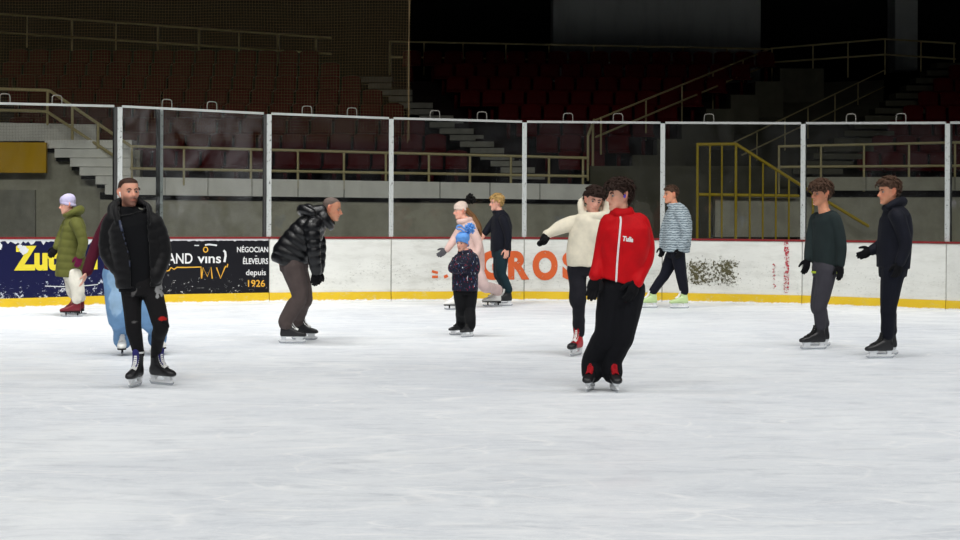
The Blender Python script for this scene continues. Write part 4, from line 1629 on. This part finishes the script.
def pompom(s, c, r, mat, seed=0, name='pompom', parent=None):
    mb = MB()
    rr = random.Random(seed)
    c = Vector(c)
    for _ in range(90):
        d = Vector((rr.gauss(0, 1), rr.gauss(0, 1), rr.gauss(0, 1))).normalized()
        tube(mb, [c, c + d * r * rr.uniform(.85, 1.08)], [r * .2, r * .15], n=6, step=9)
    return s.part(name, mb.mesh(name, True), mat, parent)

def hat(s, mat, zf=.036, zb=-.01, th=.012, top=.02, brim=True, seed=2):
    st = (zf, lerp(zf, zb, .4), zb, lerp(zf, zb, .6))
    o = s.hair(st, th, mat, amp=.0012, seed=seed, name='beanie', bulge=lambda p: top * max(0, (p.z - .03) / .09) ** 1.3 * (.6 + .4 * sm(-.05, .08, p.y)))
    if brim:
        mb = MB()
        rings = []
        n = 40
        for i in range(n):
            a = 2 * math.pi * i / n
            x, y = .080 * math.cos(a), .008 + .096 * math.sin(a)
            z = lerp(zf, zb, (math.sin(a) + 1) / 2) + .012
            c = Vector((x, y, z))
            rad = Vector((math.cos(a), math.sin(a), 0))
            rings.append([s.HM @ (c + rad * .010 * math.cos(b) + Vector((0, 0, 1)) * .024 * math.sin(b)) for b in [2 * math.pi * k / 10 for k in range(10)]])
        mb.loft(rings, closed=True)
        s.part('brim', mb.mesh('brim', True), mat, o)
    return o

def line_tube(s, name, pts, r, mat, parent=None, n=8):
    mb = MB()
    tube(mb, [s.P(*p) for p in pts], [r] * len(pts), n=n, step=.01)
    return s.part(name, mb.mesh(name, True), mat, parent)

def surface_strip(s, name, obj, pts, w, mat, parent=None, lift=.004, dens=60):
    """a narrow band laid on the front of a garment, following its surface (points are pixels)"""
    from mathutils.bvhtree import BVHTree
    me = obj.data
    bvh = BVHTree.FromPolygons([v.co[:] for v in me.vertices], [p.vertices[:] for p in me.polygons])
    cam_l = Vector((0, 0, CH)) - s.root_p
    P = [Vector((p[0], p[1], 0)) for p in pts]
    samp = []
    for i in range(len(P) - 1):
        k = max(2, int((P[i + 1] - P[i]).length / 0.8))
        samp += [catmull(P, i + j / k) for j in range(k)]
    samp.append(P[-1])
    out = []
    for q in samp:
        d = (s.P(q.x, q.y) - cam_l).normalized()
        h = bvh.ray_cast(cam_l, d)
        if h[0] is not None:
            out.append(h[0] + h[1] * lift)
    out2 = [sum(out[max(0, i - 1):i + 2], Vector()) / len(out[max(0, i - 1):i + 2]) for i in range(len(out))]
    mb = MB()
    tube(mb, out2, [w] * len(out2), n=8, step=.02, flat=.45, flatdir=Vector((0, -1, 0)))
    return s.part(name, mb.mesh(name, True), mat, parent or obj)

def surface_text(s, text, obj, px0, px1, ytop, ybase, mat, bold=.03, shear=.3, tilt=0.0, lift=.004):
    from mathutils.bvhtree import BVHTree
    me = obj.data
    bvh = BVHTree.FromPolygons([v.co[:] for v in me.vertices], [p.vertices[:] for p in me.polygons])
    cam_l = Vector((0, 0, CH)) - s.root_p
    tm = text_mesh(text, bold, shear)
    co = get_co(tm)
    x0, x1, y1 = co[:, 0].min(), co[:, 0].max(), co[:, 1].max()
    vs = []
    for x, y, z in co:
        px = lerp(px0, px1, (x - x0) / (x1 - x0))
        py = lerp(ybase, ytop, y / y1) + tilt * (px - px0)
        d = (s.P(px, py) - cam_l).normalized()
        h = bvh.ray_cast(cam_l, d)
        vs.append((h[0] if h[0] is not None else s.P(px, py)) - d * lift)
    mb = MB()
    mb.add(vs, [tuple(p.vertices) for p in tm.polygons])
    return s.part('lettering', mb.mesh('lettering'), mat, obj)

# ------------------------------------------------------------------ 1 bearded man in the open black jacket
def man_black():
    cut = lambda x, y: (x > np.interp(y, [205, 214, 262, 300], [118, 119.5, 130.5, 131.5])) & (x < np.interp(y, [205, 214, 262, 300], [146, 146.5, 150, 150.5])) & (y > 205)
    def extra(s, mb):
        tube(mb, [s.P(111, 216, -.03), s.P(113, 206, .05), s.P(129, 201.5, .13), s.P(146, 206, .05), s.P(149, 216, -.03)], [.03, .036, .05, .036, .03], step=.015)
        tube(mb, [s.P(118, 222, -.12), s.P(116, 211, -.08), s.P(117, 203, .0)], [.024, .027, .022], step=.015)
        tube(mb, [s.P(148, 222, -.12), s.P(147, 212, -.09), s.P(145, 204, .0)], [.024, .027, .022], step=.015)
    s = person((147, 387), 'bearded person in an open black padded jacket and ripped black jeans, standing at left', (129, 192.8, 0, 33, -4, 0, 1.02),
               [(139, 287, 0, .182, .145), (138, 270, 0, .197, .155), (136, 245, 0, .212, .16), (133, 226, 0, .205, .15), (130, 214, 0, .125, .11)], 8,
               [dict(j=[(111, 223, 0), (107.5, 253, .0), (126, 277, -.09)], r=(.074, .070, .058)), dict(j=[(154, 223, 0), (163, 253, .0), (155.5, 277, -.09)], r=(.074, .070, .058))],
               [dict(j=[(131, 288, 0), (133, 325, -.03)], r=(.094, .064, .043), low=-.2), dict(j=[(151, 288, 0), (160.5, 324, -.05)], r=(.094, .064, .044), low=.1)],
               [dict(pos=(137, 386.5), yaw=-10, boot=M['black_leather'], tongue=M['navy_pad'], trim=M['white_pad'], cuff=1.0), dict(pos=(158.5, 384.5), yaw=52, boot=M['black_leather'], tongue=M['navy_pad'], trim=M['white_pad'])],
               FAB['black_puffer'], FAB['black_denim'], srgb(222, 162, 138), (129, 212.5, 0),
               face=dict(stubble=srgb(62, 34, 28), scalp=srgb(110, 76, 62), hairstyle=CROP, brow=(M['buzz_hair'], 1.0)),
               hands=[dict(d=(138, 275, .02), curl=40, sc=.6), dict(d=(144, 275, .02), curl=40, sc=.6)],
               extra_top=extra, yoke=(.07, .35), quilt=.075, qamp=.09, top_kw=dict(cut=cut, fold=.007, thick=.014),
               bot_kw=dict(base=srgb(18, 17, 19), paint=[(132.5, 291, 3.5, 4, srgb(84, 82, 82), 1.0), (160, 290, 4.2, 6.5, srgb(150, 150, 150), 1.0), (163, 318.5, 4.2, 2.3, srgb(172, 30, 26), .3), (134, 322, 4, 1.2, srgb(92, 90, 90), .6)], voxel=.008),
               bottom_name='jeans', seed=3, hips=(.165, .12), torso_sc=.66)
    mb = MB()
    torso_loft(mb, [(s.P(139, 291, 0), .165, .115), (s.P(138, 270, 0), .17, .125), (s.P(136, 245, 0), .18, .128), (s.P(133, 226, 0), .17, .12), (s.P(130, 213, 0), .10, .085), (s.P(129.5, 208.5, .005), .068, .07)], s.L)
    torus(mb, s.P(129.5, 210.5, .0), s.L, -s.Fw, .060, .066, .022)
    torus(mb, s.P(129.3, 208.0, .0), s.L, -s.Fw, .058, .064, .018)
    tube(mb, [s.P(110, 222, 0), s.P(130, 216, 0), s.P(155, 222, 0)], [.06, .075, .06], step=.02)
    s.garment('shirt', mb, FAB['black_shirt'], .009, 3, .006, seed=9)
    surface_strip(s, 'zip', s.top, [(119.5, 221), (123.5, 236), (128.5, 255), (130.5, 272)], .011, FAB['zip'], lift=.002)
    s.hair(CROP, .007, M['buzz_hair'], amp=.0008, seed=4)
    mb = MB()
    tube(mb, [s.H(-.0785, .002, .002), s.H(-.081, -.006, -.006), s.H(-.078, -.012, -.032)], [.007, .006, .004], n=8, step=.006)
    s.part('earbud', mb.mesh('earbud', True), M['earbud'], label='white wireless earbud')
    # torn flap at the knee
    mb = MB()
    tube(mb, [s.P(163, 322, -.10), s.P(167, 324, -.09), s.P(168.5, 327, -.08)], [.018, .016, .008], n=8, step=.01)
    s.part('torn_flap', mb.mesh('torn_flap', True), FAB['black_shirt'], s.bottom)

# ------------------------------------------------------------------ 2 person behind him
def maroon():
    s = person((140, 356), 'person in maroon sweater and pale blue wide jeans, mostly hidden behind the bearded man', (130, 194.5, .02, 10, 4, 0, .96),
               [(122, 270, 0, .175, .13), (122, 252, 0, .18, .135), (124, 232, 0, .185, .135), (126, 220, 0, .165, .12), (128, 213, 0, .09, .085)], 5,
               [dict(j=[(110.5, 219, 0), (96.5, 246, .02), (87.3, 271, -.04)], r=(.072, .064, .05)), dict(j=[(140, 221, 0), (149, 245, .04), (148, 266, 0)], r=(.07, .058, .045))],
               [dict(j=[(115, 274, 0), (118.5, 314, -.02)], r=(.13, .115, .095), low=1.0), dict(j=[(133, 274, 0), (143.5, 314, -.02)], r=(.125, .115, .095), low=1.0)],
               [dict(pos=(122.5, 355), yaw=8, kind='figure', boot=M['white_boot'], lace=True), dict(pos=(158, 354), yaw=25, kind='figure', boot=M['white_boot'])],
               FAB['maroon'], FAB['blue_denim'], SKP, (128.5, 213.5, 0), face=dict(brow=(M['mid_hair'], .8)),
               hands=[dict(curl=14), dict(curl=14)], yoke=(.06, .3), top_name='sweater', bottom_name='jeans', seed=14,
               bot_kw=dict(base=srgb(112, 150, 190), paint=[(116, 300, 7, 16, srgb(150, 182, 212), .2), (113, 278, 6, 10, srgb(140, 174, 206), .2)]))
    s.hair(CROP, .012, M['mid_hair'], locks=60, seed=5)

# ------------------------------------------------------------------ 3 bending man
def bending():
    def extra(s, mb):
        tube(mb, [s.P(312, 213, -.16), s.P(305, 210, -.10), s.P(302, 210, .0), s.P(305, 210, .10), s.P(312, 213, .16)], [.045, .055, .06, .055, .045], step=.015)
        tube(mb, [s.P(311, 208.5, -.06), s.P(308, 207, .0), s.P(311, 208.5, .06)], [.04, .045, .04], step=.015)
        tube(mb, [s.P(304, 213, 0), s.P(313, 212, 0), s.P(322, 211, 0)], [.05, .075, .07], step=.015, flat=1.5, flatdir=(0, 1, 0))
        torus(mb, s.P(325.5, 220, 0), Vector((0, 1, 0)), (s.P(318, 211) - s.P(331, 228)), .105, .10, .036, .04)
        torus(mb, s.P(327.2, 217.5, 0), Vector((0, 1, 0)), (s.P(320, 209) - s.P(333, 226)), .095, .095, .03, .03)
    s = person((297, 343), 'person with cropped grey hair in shiny black padded jacket, bending forward with hands on knees', (331.8, 209.0, 0, 88, 10, 0, 1.06),
               [(287.5, 265.5, 0, .205, .185), (292, 254, 0, .215, .2), (301, 240, 0, .215, .195), (311, 228, 0, .205, .165), (319.5, 218.5, 0, .12, .11)], 90,
               [dict(j=[(312, 227, -.20), (313.5, 250, -.23), (316.5, 271, -.20)], r=(.088, .075, .062)), dict(j=[(313, 227, .20), (319, 250, .23), (319, 270, .20)], r=(.088, .075, .062))],
               [dict(j=[(293, 266, -.09), (299.5, 296, -.10)], r=(.135, .088, .078), low=.35), dict(j=[(295, 266, .09), (305, 296, .09)], r=(.135, .088, .078), low=.35)],
               [dict(pos=(288.5, 343.5), yaw=88, tongue=M['black_sole']), dict(pos=(301, 340), yaw=80, tongue=M['black_sole'])],
               FAB['gloss_puffer'], FAB['taupe'], SKT, (323, 217, 0),
               face=dict(scalp=srgb(150, 112, 96), hairstyle=(.085, .05, -.05, .036), cheek=.5, brow=(M['grey_hair'], .9)),
               hands=[dict(d=(314.5, 281, -.20), glove=FAB['glove'], curl=30, fat=1.4), dict(d=(317, 280, .20), glove=FAB['glove'], curl=30)],
               extra_top=extra, yoke=(.085, .5), quilt=.085, qamp=.13, top_kw=dict(fold=.011, ffreq=20), hips=(.17, .16), seed=21)
    s.hair((.09, .055, -.05, .036), .0035, M['grey_hair'], amp=.0006, seed=2)

# ------------------------------------------------------------------ 4 toddler
def kid():
    s = person((465, 336), 'small child in bright blue pompom hat and navy patterned jacket, arms folded', (462.3, 243.3, 0, -30, 4, 0, .82),
               [(465, 291, 0, .148, .125), (465, 276, 0, .148, .13), (466, 262, 0, .142, .125), (466, 256.5, 0, .12, .10), (465.5, 252.5, 0, .072, .07)], -20,
               [dict(j=[(458.5, 258.5, 0), (452.2, 268.5, -.06), (463, 269.5, -.18)], r=(.056, .054, .046)), dict(j=[(473.5, 258.5, 0), (474.3, 271, -.05), (458, 265.5, -.19)], r=(.056, .054, .046))],
               [dict(j=[(460, 289, 0), (461.5, 308, -.02)], r=(.088, .070, .062), low=.7), dict(j=[(470, 289, 0), (469.5, 308, -.02)], r=(.088, .070, .062), low=.7)],
               [dict(pos=(459.5, 335), yaw=-62, size=.72, sole=M['holder'], lace=M['black_sole']), dict(pos=(469, 337), yaw=-40, size=.74, sole=M['holder'], lace=M['black_sole'])],
               FAB['flecks'], FAB['black_twill'], SKP, (465, 251.5, 0), face=dict(cheek=.5, brow=(M['mid_hair'], .7)),
               hands=[dict(d=(468, 266, -.17), sc=.62, glove=FAB['flecks'], curl=25), dict(d=(450.5, 257, -.13), sc=.66, glove=FAB['flecks'], curl=25, fat=1.5)],
               yoke=(.05, .3), quilt=.06, qamp=.05, hips=(.125, .11), torso_sc=.8, seed=33, collar=[((465, 251.8, 0), .060, .060, .024, .028, 5)], top_kw=dict(fold=.005, voxel=.0075), bot_kw=dict(voxel=.0075))
    o = hat(s, FAB['sky_knit'], zf=.044, zb=-.05, th=.016, top=.045)
    pompom(s, s.P(469.8, 228.5, .02), .062, FAB['sky_knit'], 3, parent=o)
    mb = MB()
    tube(mb, [s.P(465, 229.5, -.01), s.P(460.5, 225.5, -.02), s.P(457, 226.5, -.02), s.P(456.5, 228, -.02)], [.010, .011, .010, .008], n=8, step=.01)
    tube(mb, [s.P(464, 231.5, -.03), s.P(460, 229, -.04), s.P(457, 229, -.04)], [.010, .010, .008], n=8, step=.01)
    s.part('tassel', mb.mesh('tassel', True), FAB['sky_knit'], o)

# ------------------------------------------------------------------ 5 pale pink woman (moving)
def pink():
    s = person((472, 308), 'person in pale pink with long brown hair and black pompom, gliding left behind the child', (460.8, 210.8, 0, -80, 6, 0, 1.0),
               [(473, 270, 0, .165, .165), (473, 254, 0, .17, .165), (471, 239, 0, .165, .145), (468.5, 228, 0, .155, .125), (466, 220.5, 0, .085, .08)], -75,
               [dict(j=[(460, 230, .13), (453, 241, .1), (447, 249.5, .06)], r=(.068, .058, .046)), dict(j=[(473, 231, -.16), (479, 247, -.18), (473, 260, -.2)], r=(.068, .058, .046))],
               [dict(j=[(471, 270, .08), (463, 287, .06)], r=(.11, .08, .07), low=.3), dict(j=[(476, 270, -.08), (484, 286, -.08)], r=(.11, .08, .075), low=.3)],
               [dict(pos=(457, 310), yaw=-85, kind='figure', boot=M['white_boot']), dict(pos=(495, 306.5), yaw=-80, kind='figure', boot=M['white_boot'])],
               FAB['pale_pink'], FAB['pink_trousers'], SKP, (465, 220, 0), face=dict(cheek=.6, brow=(M['tan_hair'], .8)),
               hands=[dict(d=(441, 254, .04), glove=FAB['grey_glove'], curl=15), dict(curl=20)], yoke=(.055, .3), collar=[((464.5, 220.5, 0), .085, .085, .04, .045, 10)], seed=44, hips=(.15, .14))
    o = hat(s, FAB['cream_knit'], zf=.04, zb=-.0, th=.012, top=.02)
    pompom(s, s.P(470.5, 199, .0), .075, FAB['black_fluff'], 5, parent=o)
    mb = MB()
    rr = random.Random(3)
    for k in range(60):
        a, b = rr.uniform(-.07, .07), rr.uniform(-.5, 1)
        p0 = s.H(a, .07 + .03 * rr.random(), .0 + .03 * b)
        p3 = s.P(476 + 6 * rr.random(), 229 + 9 * rr.random(), a * 1.8 - .05)
        p1 = lerp(p0, p3, .33) + Vector((.035, 0, .01))
        p2 = lerp(p0, p3, .7) + Vector((.04, 0, 0))
        tube(mb, [p0, p1, p2, p3], [.014, .017, .014, .005], n=6, step=.03)
    s.part('hair', mb.mesh('hair', True), M['tan_hair'])

# ------------------------------------------------------------------ 6 blond skater
def blond():
    s = person((505, 305.5), 'person with short blond hair in a navy jacket and dark teal jeans, near the boards', (496.6, 202.6, 0, -76, 4, 0, 1.0),
               [(501, 251, 0, .165, .15), (501, 240, 0, .165, .15), (501.5, 227, 0, .175, .145), (500.5, 218, 0, .16, .125), (499, 212, 0, .085, .08)], -70,
               [dict(j=[(495, 220, .14), (489.5, 227, .1), (485, 233, .04)], r=(.07, .06, .048)), dict(j=[(504, 221, -.17), (508, 236, -.19), (507, 248, -.19)], r=(.07, .06, .048))],
               [dict(j=[(500, 253, .08), (498.5, 273, .07)], r=(.105, .075, .06), low=.1), dict(j=[(502, 253, -.08), (501, 273, -.09)], r=(.105, .075, .062), low=.1)],
               [dict(pos=(501.5, 303.5), yaw=-78), dict(pos=(506, 306), yaw=-74)],
               FAB['navy'], FAB['teal_denim'], SKP, (499, 212, 0), face=dict(cheek=.4, brow=(M['blond_hair'], .8)),
               hands=[dict(curl=15), dict(curl=20)], yoke=(.055, .3), collar=[((498.5, 212, 0), .07, .07, .022, .03, 5)], seed=55, bottom_name='jeans', hips=(.145, .135))
    s.hair((.055, .0, -.07, -.02), .016, M['blond_hair'], locks=90, lock_len=.05, lock_r=.006, amp=.002, seed=8, down=1.0)

# ------------------------------------------------------------------ 7 white hoodie
def hoodie():
    def extra(s, mb):
        torus(mb, s.P(594.5, 213.5, .01), s.L, -s.Fw * .9 + Vector((0, 0, .35)), .115, .095, .036, .055)
        tube(mb, [s.P(582.5, 214, -.03), s.P(581, 204, .03), s.P(584, 198.5, .07)], [.034, .036, .028], step=.015)
        tube(mb, [s.P(606, 214, -.03), s.P(607, 207, .03), s.P(604, 202, .07)], [.034, .036, .028], step=.015)
        tube(mb, [s.P(583, 200, .07), s.P(593, 203, .15), s.P(604, 203, .07)], [.03, .05, .03], step=.015)
    s = person((584, 356), 'person with curly dark hair in a cream white hoodie, reaching one arm out', (594.0, 200.6, 0, 12, 10, 10, 1.05),
               [(584.5, 266, 0, .163, .13), (585, 252, 0, .178, .14), (588, 236, 0, .188, .14), (591.5, 223, 0, .185, .13), (594, 215.5, 0, .11, .09)], 6,
               [dict(j=[(580, 222, 0), (561, 227, -.02), (547, 234.5, -.06)], r=(.082, .066, .052)), dict(j=[(607, 223, 0), (614, 246, .03), (611, 267, .0)], r=(.08, .064, .05))],
               [dict(j=[(577, 270, 0), (578, 299, -.05)], r=(.102, .086, .052), mid=(578.8, 308, -.05), mr=.060, low=.35), dict(j=[(596.5, 269, .02), (607, 302, .0)], r=(.09, .068, .052), low=.35)],
               [dict(pos=(577.5, 355.5), yaw=-26, boot=M['red_boot'], toecap=M['black_leather'], tongue=M['red_pad'], trim=M['red_pad']), dict(pos=(608.5, 350), yaw=-10, boot=M['red_boot'], toecap=M['black_leather'], tongue=M['red_pad'])],
               FAB['cream_fleece'], FAB['charcoal'], SKP, (594, 214.5, 0), face=dict(cheek=.4, brow=(M['brown_hair'], 1.1)),
               hands=[dict(d=(542.5, 243, -.08), glove=FAB['glove'], curl=80, fat=1.5, sc=1.05, fist=True), dict(glove=FAB['glove'], curl=25)],
               extra_top=extra, yoke=(.07, .4), top_name='hoodie', seed=66, top_kw=dict(fold=.014, ffreq=17), bot_kw=dict(fold=.011, ffreq=24), hips=(.155, .12))
    s.hair(THICK, .022, M['brown_hair'], locks=240, lock_len=.035, lock_r=.008, seed=12, down=0)
    mb = MB()
    torus(mb, s.P(593.8, 212.5, -.015), s.L, -s.Fw + Vector((0, 0, .25)), .072, .07, .014)
    s.part('scarf', mb.mesh('scarf', True), FAB['flecks'])

# ------------------------------------------------------------------ 8 red jacket
def red():
    s = person((603, 391), 'person in a red zipped track jacket and wide black trousers, looking back over one shoulder', (618.8, 195.6, 0, -64, 4, 0, 1.03),
               [(616.8, 281.5, 0, .178, .14), (621.3, 266, 0, .19, .148), (624, 246, 0, .2, .15), (625, 229, 0, .198, .138), (623.5, 217, 0, .115, .095)], -10,
               [dict(j=[(609, 225, 0), (601.5, 251, .02), (596, 275, -.06)], r=(.08, .070, .056)), dict(j=[(640.5, 225, 0), (644.5, 255, .02), (637, 281, -.11)], r=(.08, .072, .060))],
               [dict(j=[(613, 290, 0), (606, 332, -.03)], r=(.125, .102, .088), low=1.0), dict(j=[(630, 290, 0), (624, 333, -.03)], r=(.125, .102, .088), low=1.0)],
               [dict(pos=(591.5, 390.5), yaw=-16, tongue=M['red_pad'], trim=M['red_pad'], lace=M['red_pad']), dict(pos=(613, 391), yaw=8, tongue=M['red_pad'], trim=M['red_pad'], lace=M['red_pad'])],
               FAB['red'], FAB['wide_black'], SK, (621.5, 214, .0), face=dict(cheek=.35, brow=(M['brown_hair'], 1.1)),
               hands=[dict(d=(590.5, 300, -.09), glove=FAB['glove'], curl=9, thumb=(.9, -.5, 0), sc=1.22), dict(d=(627, 304, -.17), glove=FAB['glove'], curl=16, sc=1.12, thumb=(-.8, -.5, 0))],
               yoke=(.07, .4), collar=[((622, 212.5, 0), .074, .074, .02, .026, 8), ((622, 209.5, .0), .07, .07, .016, .02, 8)], seed=77, top_kw=dict(fold=.013, ffreq=17), bot_kw=dict(fold=.010, ffreq=12),
               hips=(.165, .13))
    big = lambda p: .004 * sm(.02, .1, p.z) + .012 * sm(.02, -.08, p.y) * sm(.03, .08, p.z) + .012 * sm(.0, .08, p.y)
    s.hair((.050, .012, -.055, .024), .014, M['brown_hair'], locks=380, lock_len=.05, lock_r=.0055, seed=15, bulge=big)
    surface_strip(s, 'zip', s.top, [(620.3, 217), (620.8, 222), (619.2, 240), (617.3, 262), (616.2, 282)], .0085, FAB['white_zip'], lift=.003)
    surface_text(s, 'Tulla', s.top, 622.8, 633.3, 235.8, 240.6, M['white_pad'], bold=.05, shear=.25, tilt=.14)
    mb = MB()
    tube(mb, [s.H(.081, .004, -.008), s.H(.087, .006, .002)], [.011, .009], n=10, step=.005)
    s.part('earphone', mb.mesh('earphone', True), M['violet'], label='violet earphone in the ear')

# ------------------------------------------------------------------ 9 striped puffer
def striped():
    s = person((667, 308), 'person in a grey-blue streaked padded jacket and pale green skates, beside the glass post', (670.8, 194.6, 0, -76, 4, 0, 1.06),
               [(676, 252, 0, .19, .19), (677, 237, 0, .2, .205), (678, 222, 0, .2, .195), (677, 212, 0, .17, .16), (675, 206, 0, .10, .10)], -72,
               [dict(j=[(671, 215, .18), (665, 232, .16), (663, 246, .10)], r=(.085, .075, .06)), dict(j=[(681, 215, -.2), (686, 233, -.23), (681, 248, -.22)], r=(.085, .078, .06))],
               [dict(j=[(674, 254, .08), (665, 274, .06)], r=(.115, .08, .062), low=.0), dict(j=[(678, 254, -.08), (681, 274, -.09)], r=(.115, .08, .062), low=.0)],
               [dict(pos=(651, 308), yaw=-80, boot=M['green_boot'], lace=True), dict(pos=(682, 308.5), yaw=-78, boot=M['green_boot'])],
               FAB['stripes'], FAB['navy_trousers'], SKT, (675, 206, 0), face=dict(cheek=.4, brow=(M['mid_hair'], .9)),
               hands=[dict(glove=FAB['glove'], curl=20), dict(glove=FAB['glove'], curl=20)], yoke=(.08, .4), quilt=.08, qamp=.1, collar=[((674, 205, 0), .075, .075, .026, .034, 5)], seed=88)
    s.hair((.06, .025, -.05, .03), .012, M['mid_hair'], locks=110, seed=18)

# ------------------------------------------------------------------ 10 boy in dark green
def green_boy():
    s = person((818, 349), 'person with thick brown fringe in dark green-grey top and slate trousers, gliding left', (820.8, 193.8, 0, -62, 2, 0, 1.06),
               [(827, 269, 0, .15, .135), (827, 252, 0, .158, .135), (828, 232, 0, .172, .135), (826.5, 219, 0, .16, .12), (824.5, 212.5, 0, .085, .08)], -55,
               [dict(j=[(816, 220, .12), (810.5, 243, .09), (808, 259, .03)], r=(.07, .058, .046)), dict(j=[(835, 221, -.12), (841, 246, -.15), (840.5, 264, -.16)], r=(.072, .06, .05))],
               [dict(j=[(824, 271, .08), (818, 304, .05)], r=(.105, .078, .058), low=.0), dict(j=[(827, 271, -.08), (820, 304, -.10)], r=(.11, .082, .06), low=.0)],
               [dict(pos=(821, 346.5), yaw=-80, lace=M['black_sole']), dict(pos=(817, 349.5), yaw=-80, lace=M['black_sole'])],
               FAB['dark_green'], FAB['slate'], SKT, (824, 212.5, 0), face=dict(cheek=.4, brow=(M['mid_hair'], 1)),
               hands=[dict(d=(806, 268, .0), glove=FAB['glove'], curl=15), dict(d=(840.5, 277, -.18), glove=FAB['glove'], curl=15)], yoke=(.06, .35), top_name='sweater', seed=99, hips=(.14, .13))
    big = lambda p: .016 * sm(.0, .08, p.z) + .010 * sm(-.04, -.09, p.y)
    s.hair((.034, .005, -.05, .018), .016, M['mid_hair'], locks=200, lock_len=.045, seed=22, bulge=big)
    mb = MB()
    torso_loft(mb, [(s.P(826, 273.2), .146, .14), (s.P(826, 271), .147, .141)], s.L)
    s.part('lime_hem', mb.mesh('lime_hem', True), FAB['lime'])

# ------------------------------------------------------------------ 11 man in navy
def navy_man():
    def extra(s, mb):
        tube(mb, [s.P(888, 207, .09), s.P(897, 202, .07), s.P(902, 201.5, .0), s.P(897, 202, -.07), s.P(888, 207, -.09)], [.03, .042, .052, .042, .03], step=.015)
    s = person((884, 358), 'person in navy hooded coat and dark trousers, one gloved hand held out in front', (888.6, 191.8, 0, -76, 4, 0, 1.06),
               [(893, 268, 0, .16, .155), (894, 250, 0, .165, .16), (895.5, 231, 0, .178, .155), (895, 217, 0, .165, .135), (892.5, 207.5, 0, .09, .085)], -74,
               [dict(j=[(889, 217, .16), (885, 239, .15), (872, 250.5, .09)], r=(.078, .062, .05)), dict(j=[(898, 218, -.18), (905, 243, -.2), (900, 262, -.2)], r=(.08, .066, .054))],
               [dict(j=[(892, 271, .08), (888, 305, .06)], r=(.11, .078, .062), low=.1), dict(j=[(894, 271, -.08), (889, 305, -.09)], r=(.115, .082, .064), low=.1)],
               [dict(pos=(888, 355), yaw=-82, lace=M['black_sole']), dict(pos=(884, 358.5), yaw=-82, lace=M['black_sole'])],
               FAB['navy'], FAB['navy_trousers'], SKT, (892.5, 208, 0), face=dict(cheek=.4, brow=(M['mid_hair'], 1)),
               hands=[dict(d=(860, 256, .05), glove=FAB['glove'], curl=6, thumb=(-.3, -.2, 1)), dict(glove=FAB['glove'], curl=20)], extra_top=extra, yoke=(.065, .35), seed=111,
               collar=[((892, 207, 0), .075, .075, .026, .03, 8)], top_name='coat', hips=(.15, .135))
    s.hair((.058, .022, -.055, .028), .016, M['mid_hair'], locks=170, lock_len=.04, seed=25, bulge=lambda p: .010 * sm(.02, .1, p.z))

# ------------------------------------------------------------------ 12 olive coat
def olive():
    def extra(s, mb):
        tube(mb, [s.P(68, 215, .1), s.P(76, 211, .09), s.P(80, 210, .0), s.P(76, 211, -.09), s.P(68, 215, -.1)], [.04, .055, .065, .055, .04], step=.015)
    s = person((74, 316.5), 'person in a long olive quilted coat and lavender beanie, gliding towards the left edge', (67.6, 205.0, 0, -76, 6, 0, 1.0),
               [(70, 277, 0, .185, .20), (71, 259, 0, .185, .19), (72.5, 241, 0, .18, .17), (74, 227, 0, .18, .155), (72.5, 216, 0, .10, .10)], -74,
               [dict(j=[(67, 225, .16), (60.5, 239, .13), (57, 247, .06)], r=(.078, .068, .056)), dict(j=[(77, 225, -.19), (83, 242, -.22), (80, 255, -.21)], r=(.08, .07, .058))],
               [dict(j=[(71, 274, .08), (73, 291, .07)], r=(.105, .085, .068), low=.0), dict(j=[(74, 274, -.08), (78, 290, -.09)], r=(.11, .09, .07), low=.0)],
               [dict(pos=(78, 314.5), yaw=-80, kind='figure', boot=M['maroon_boot'], lace=M['maroon_boot'], size=.95), dict(pos=(74, 317), yaw=-80, kind='figure', boot=M['maroon_boot'], lace=M['maroon_boot'], size=.95)],
               FAB['olive'], FAB['white_trousers'], SKP, (71.5, 215, 0), face=dict(cheek=.5, brow=(M['mid_hair'], .8)),
               hands=[dict(d=(53, 253, .02), glove=FAB['glove'], curl=20), dict(d=(78, 264, -.22), glove=FAB['magenta_glove'], curl=20)], extra_top=extra, yoke=(.07, .35), quilt=.10, qamp=.10,
               top_name='coat', seed=123, collar=[((70.5, 214.5, 0), .08, .08, .03, .035, 8)], top_kw=dict(fold=.004))
    hat(s, FAB['lavender'], zf=.035, zb=-.03, th=.014, top=.03)

for f_ in (man_black, maroon, bending, kid, pink, blond, hoodie, red, striped, green_boy, navy_man, olive):
    f_()
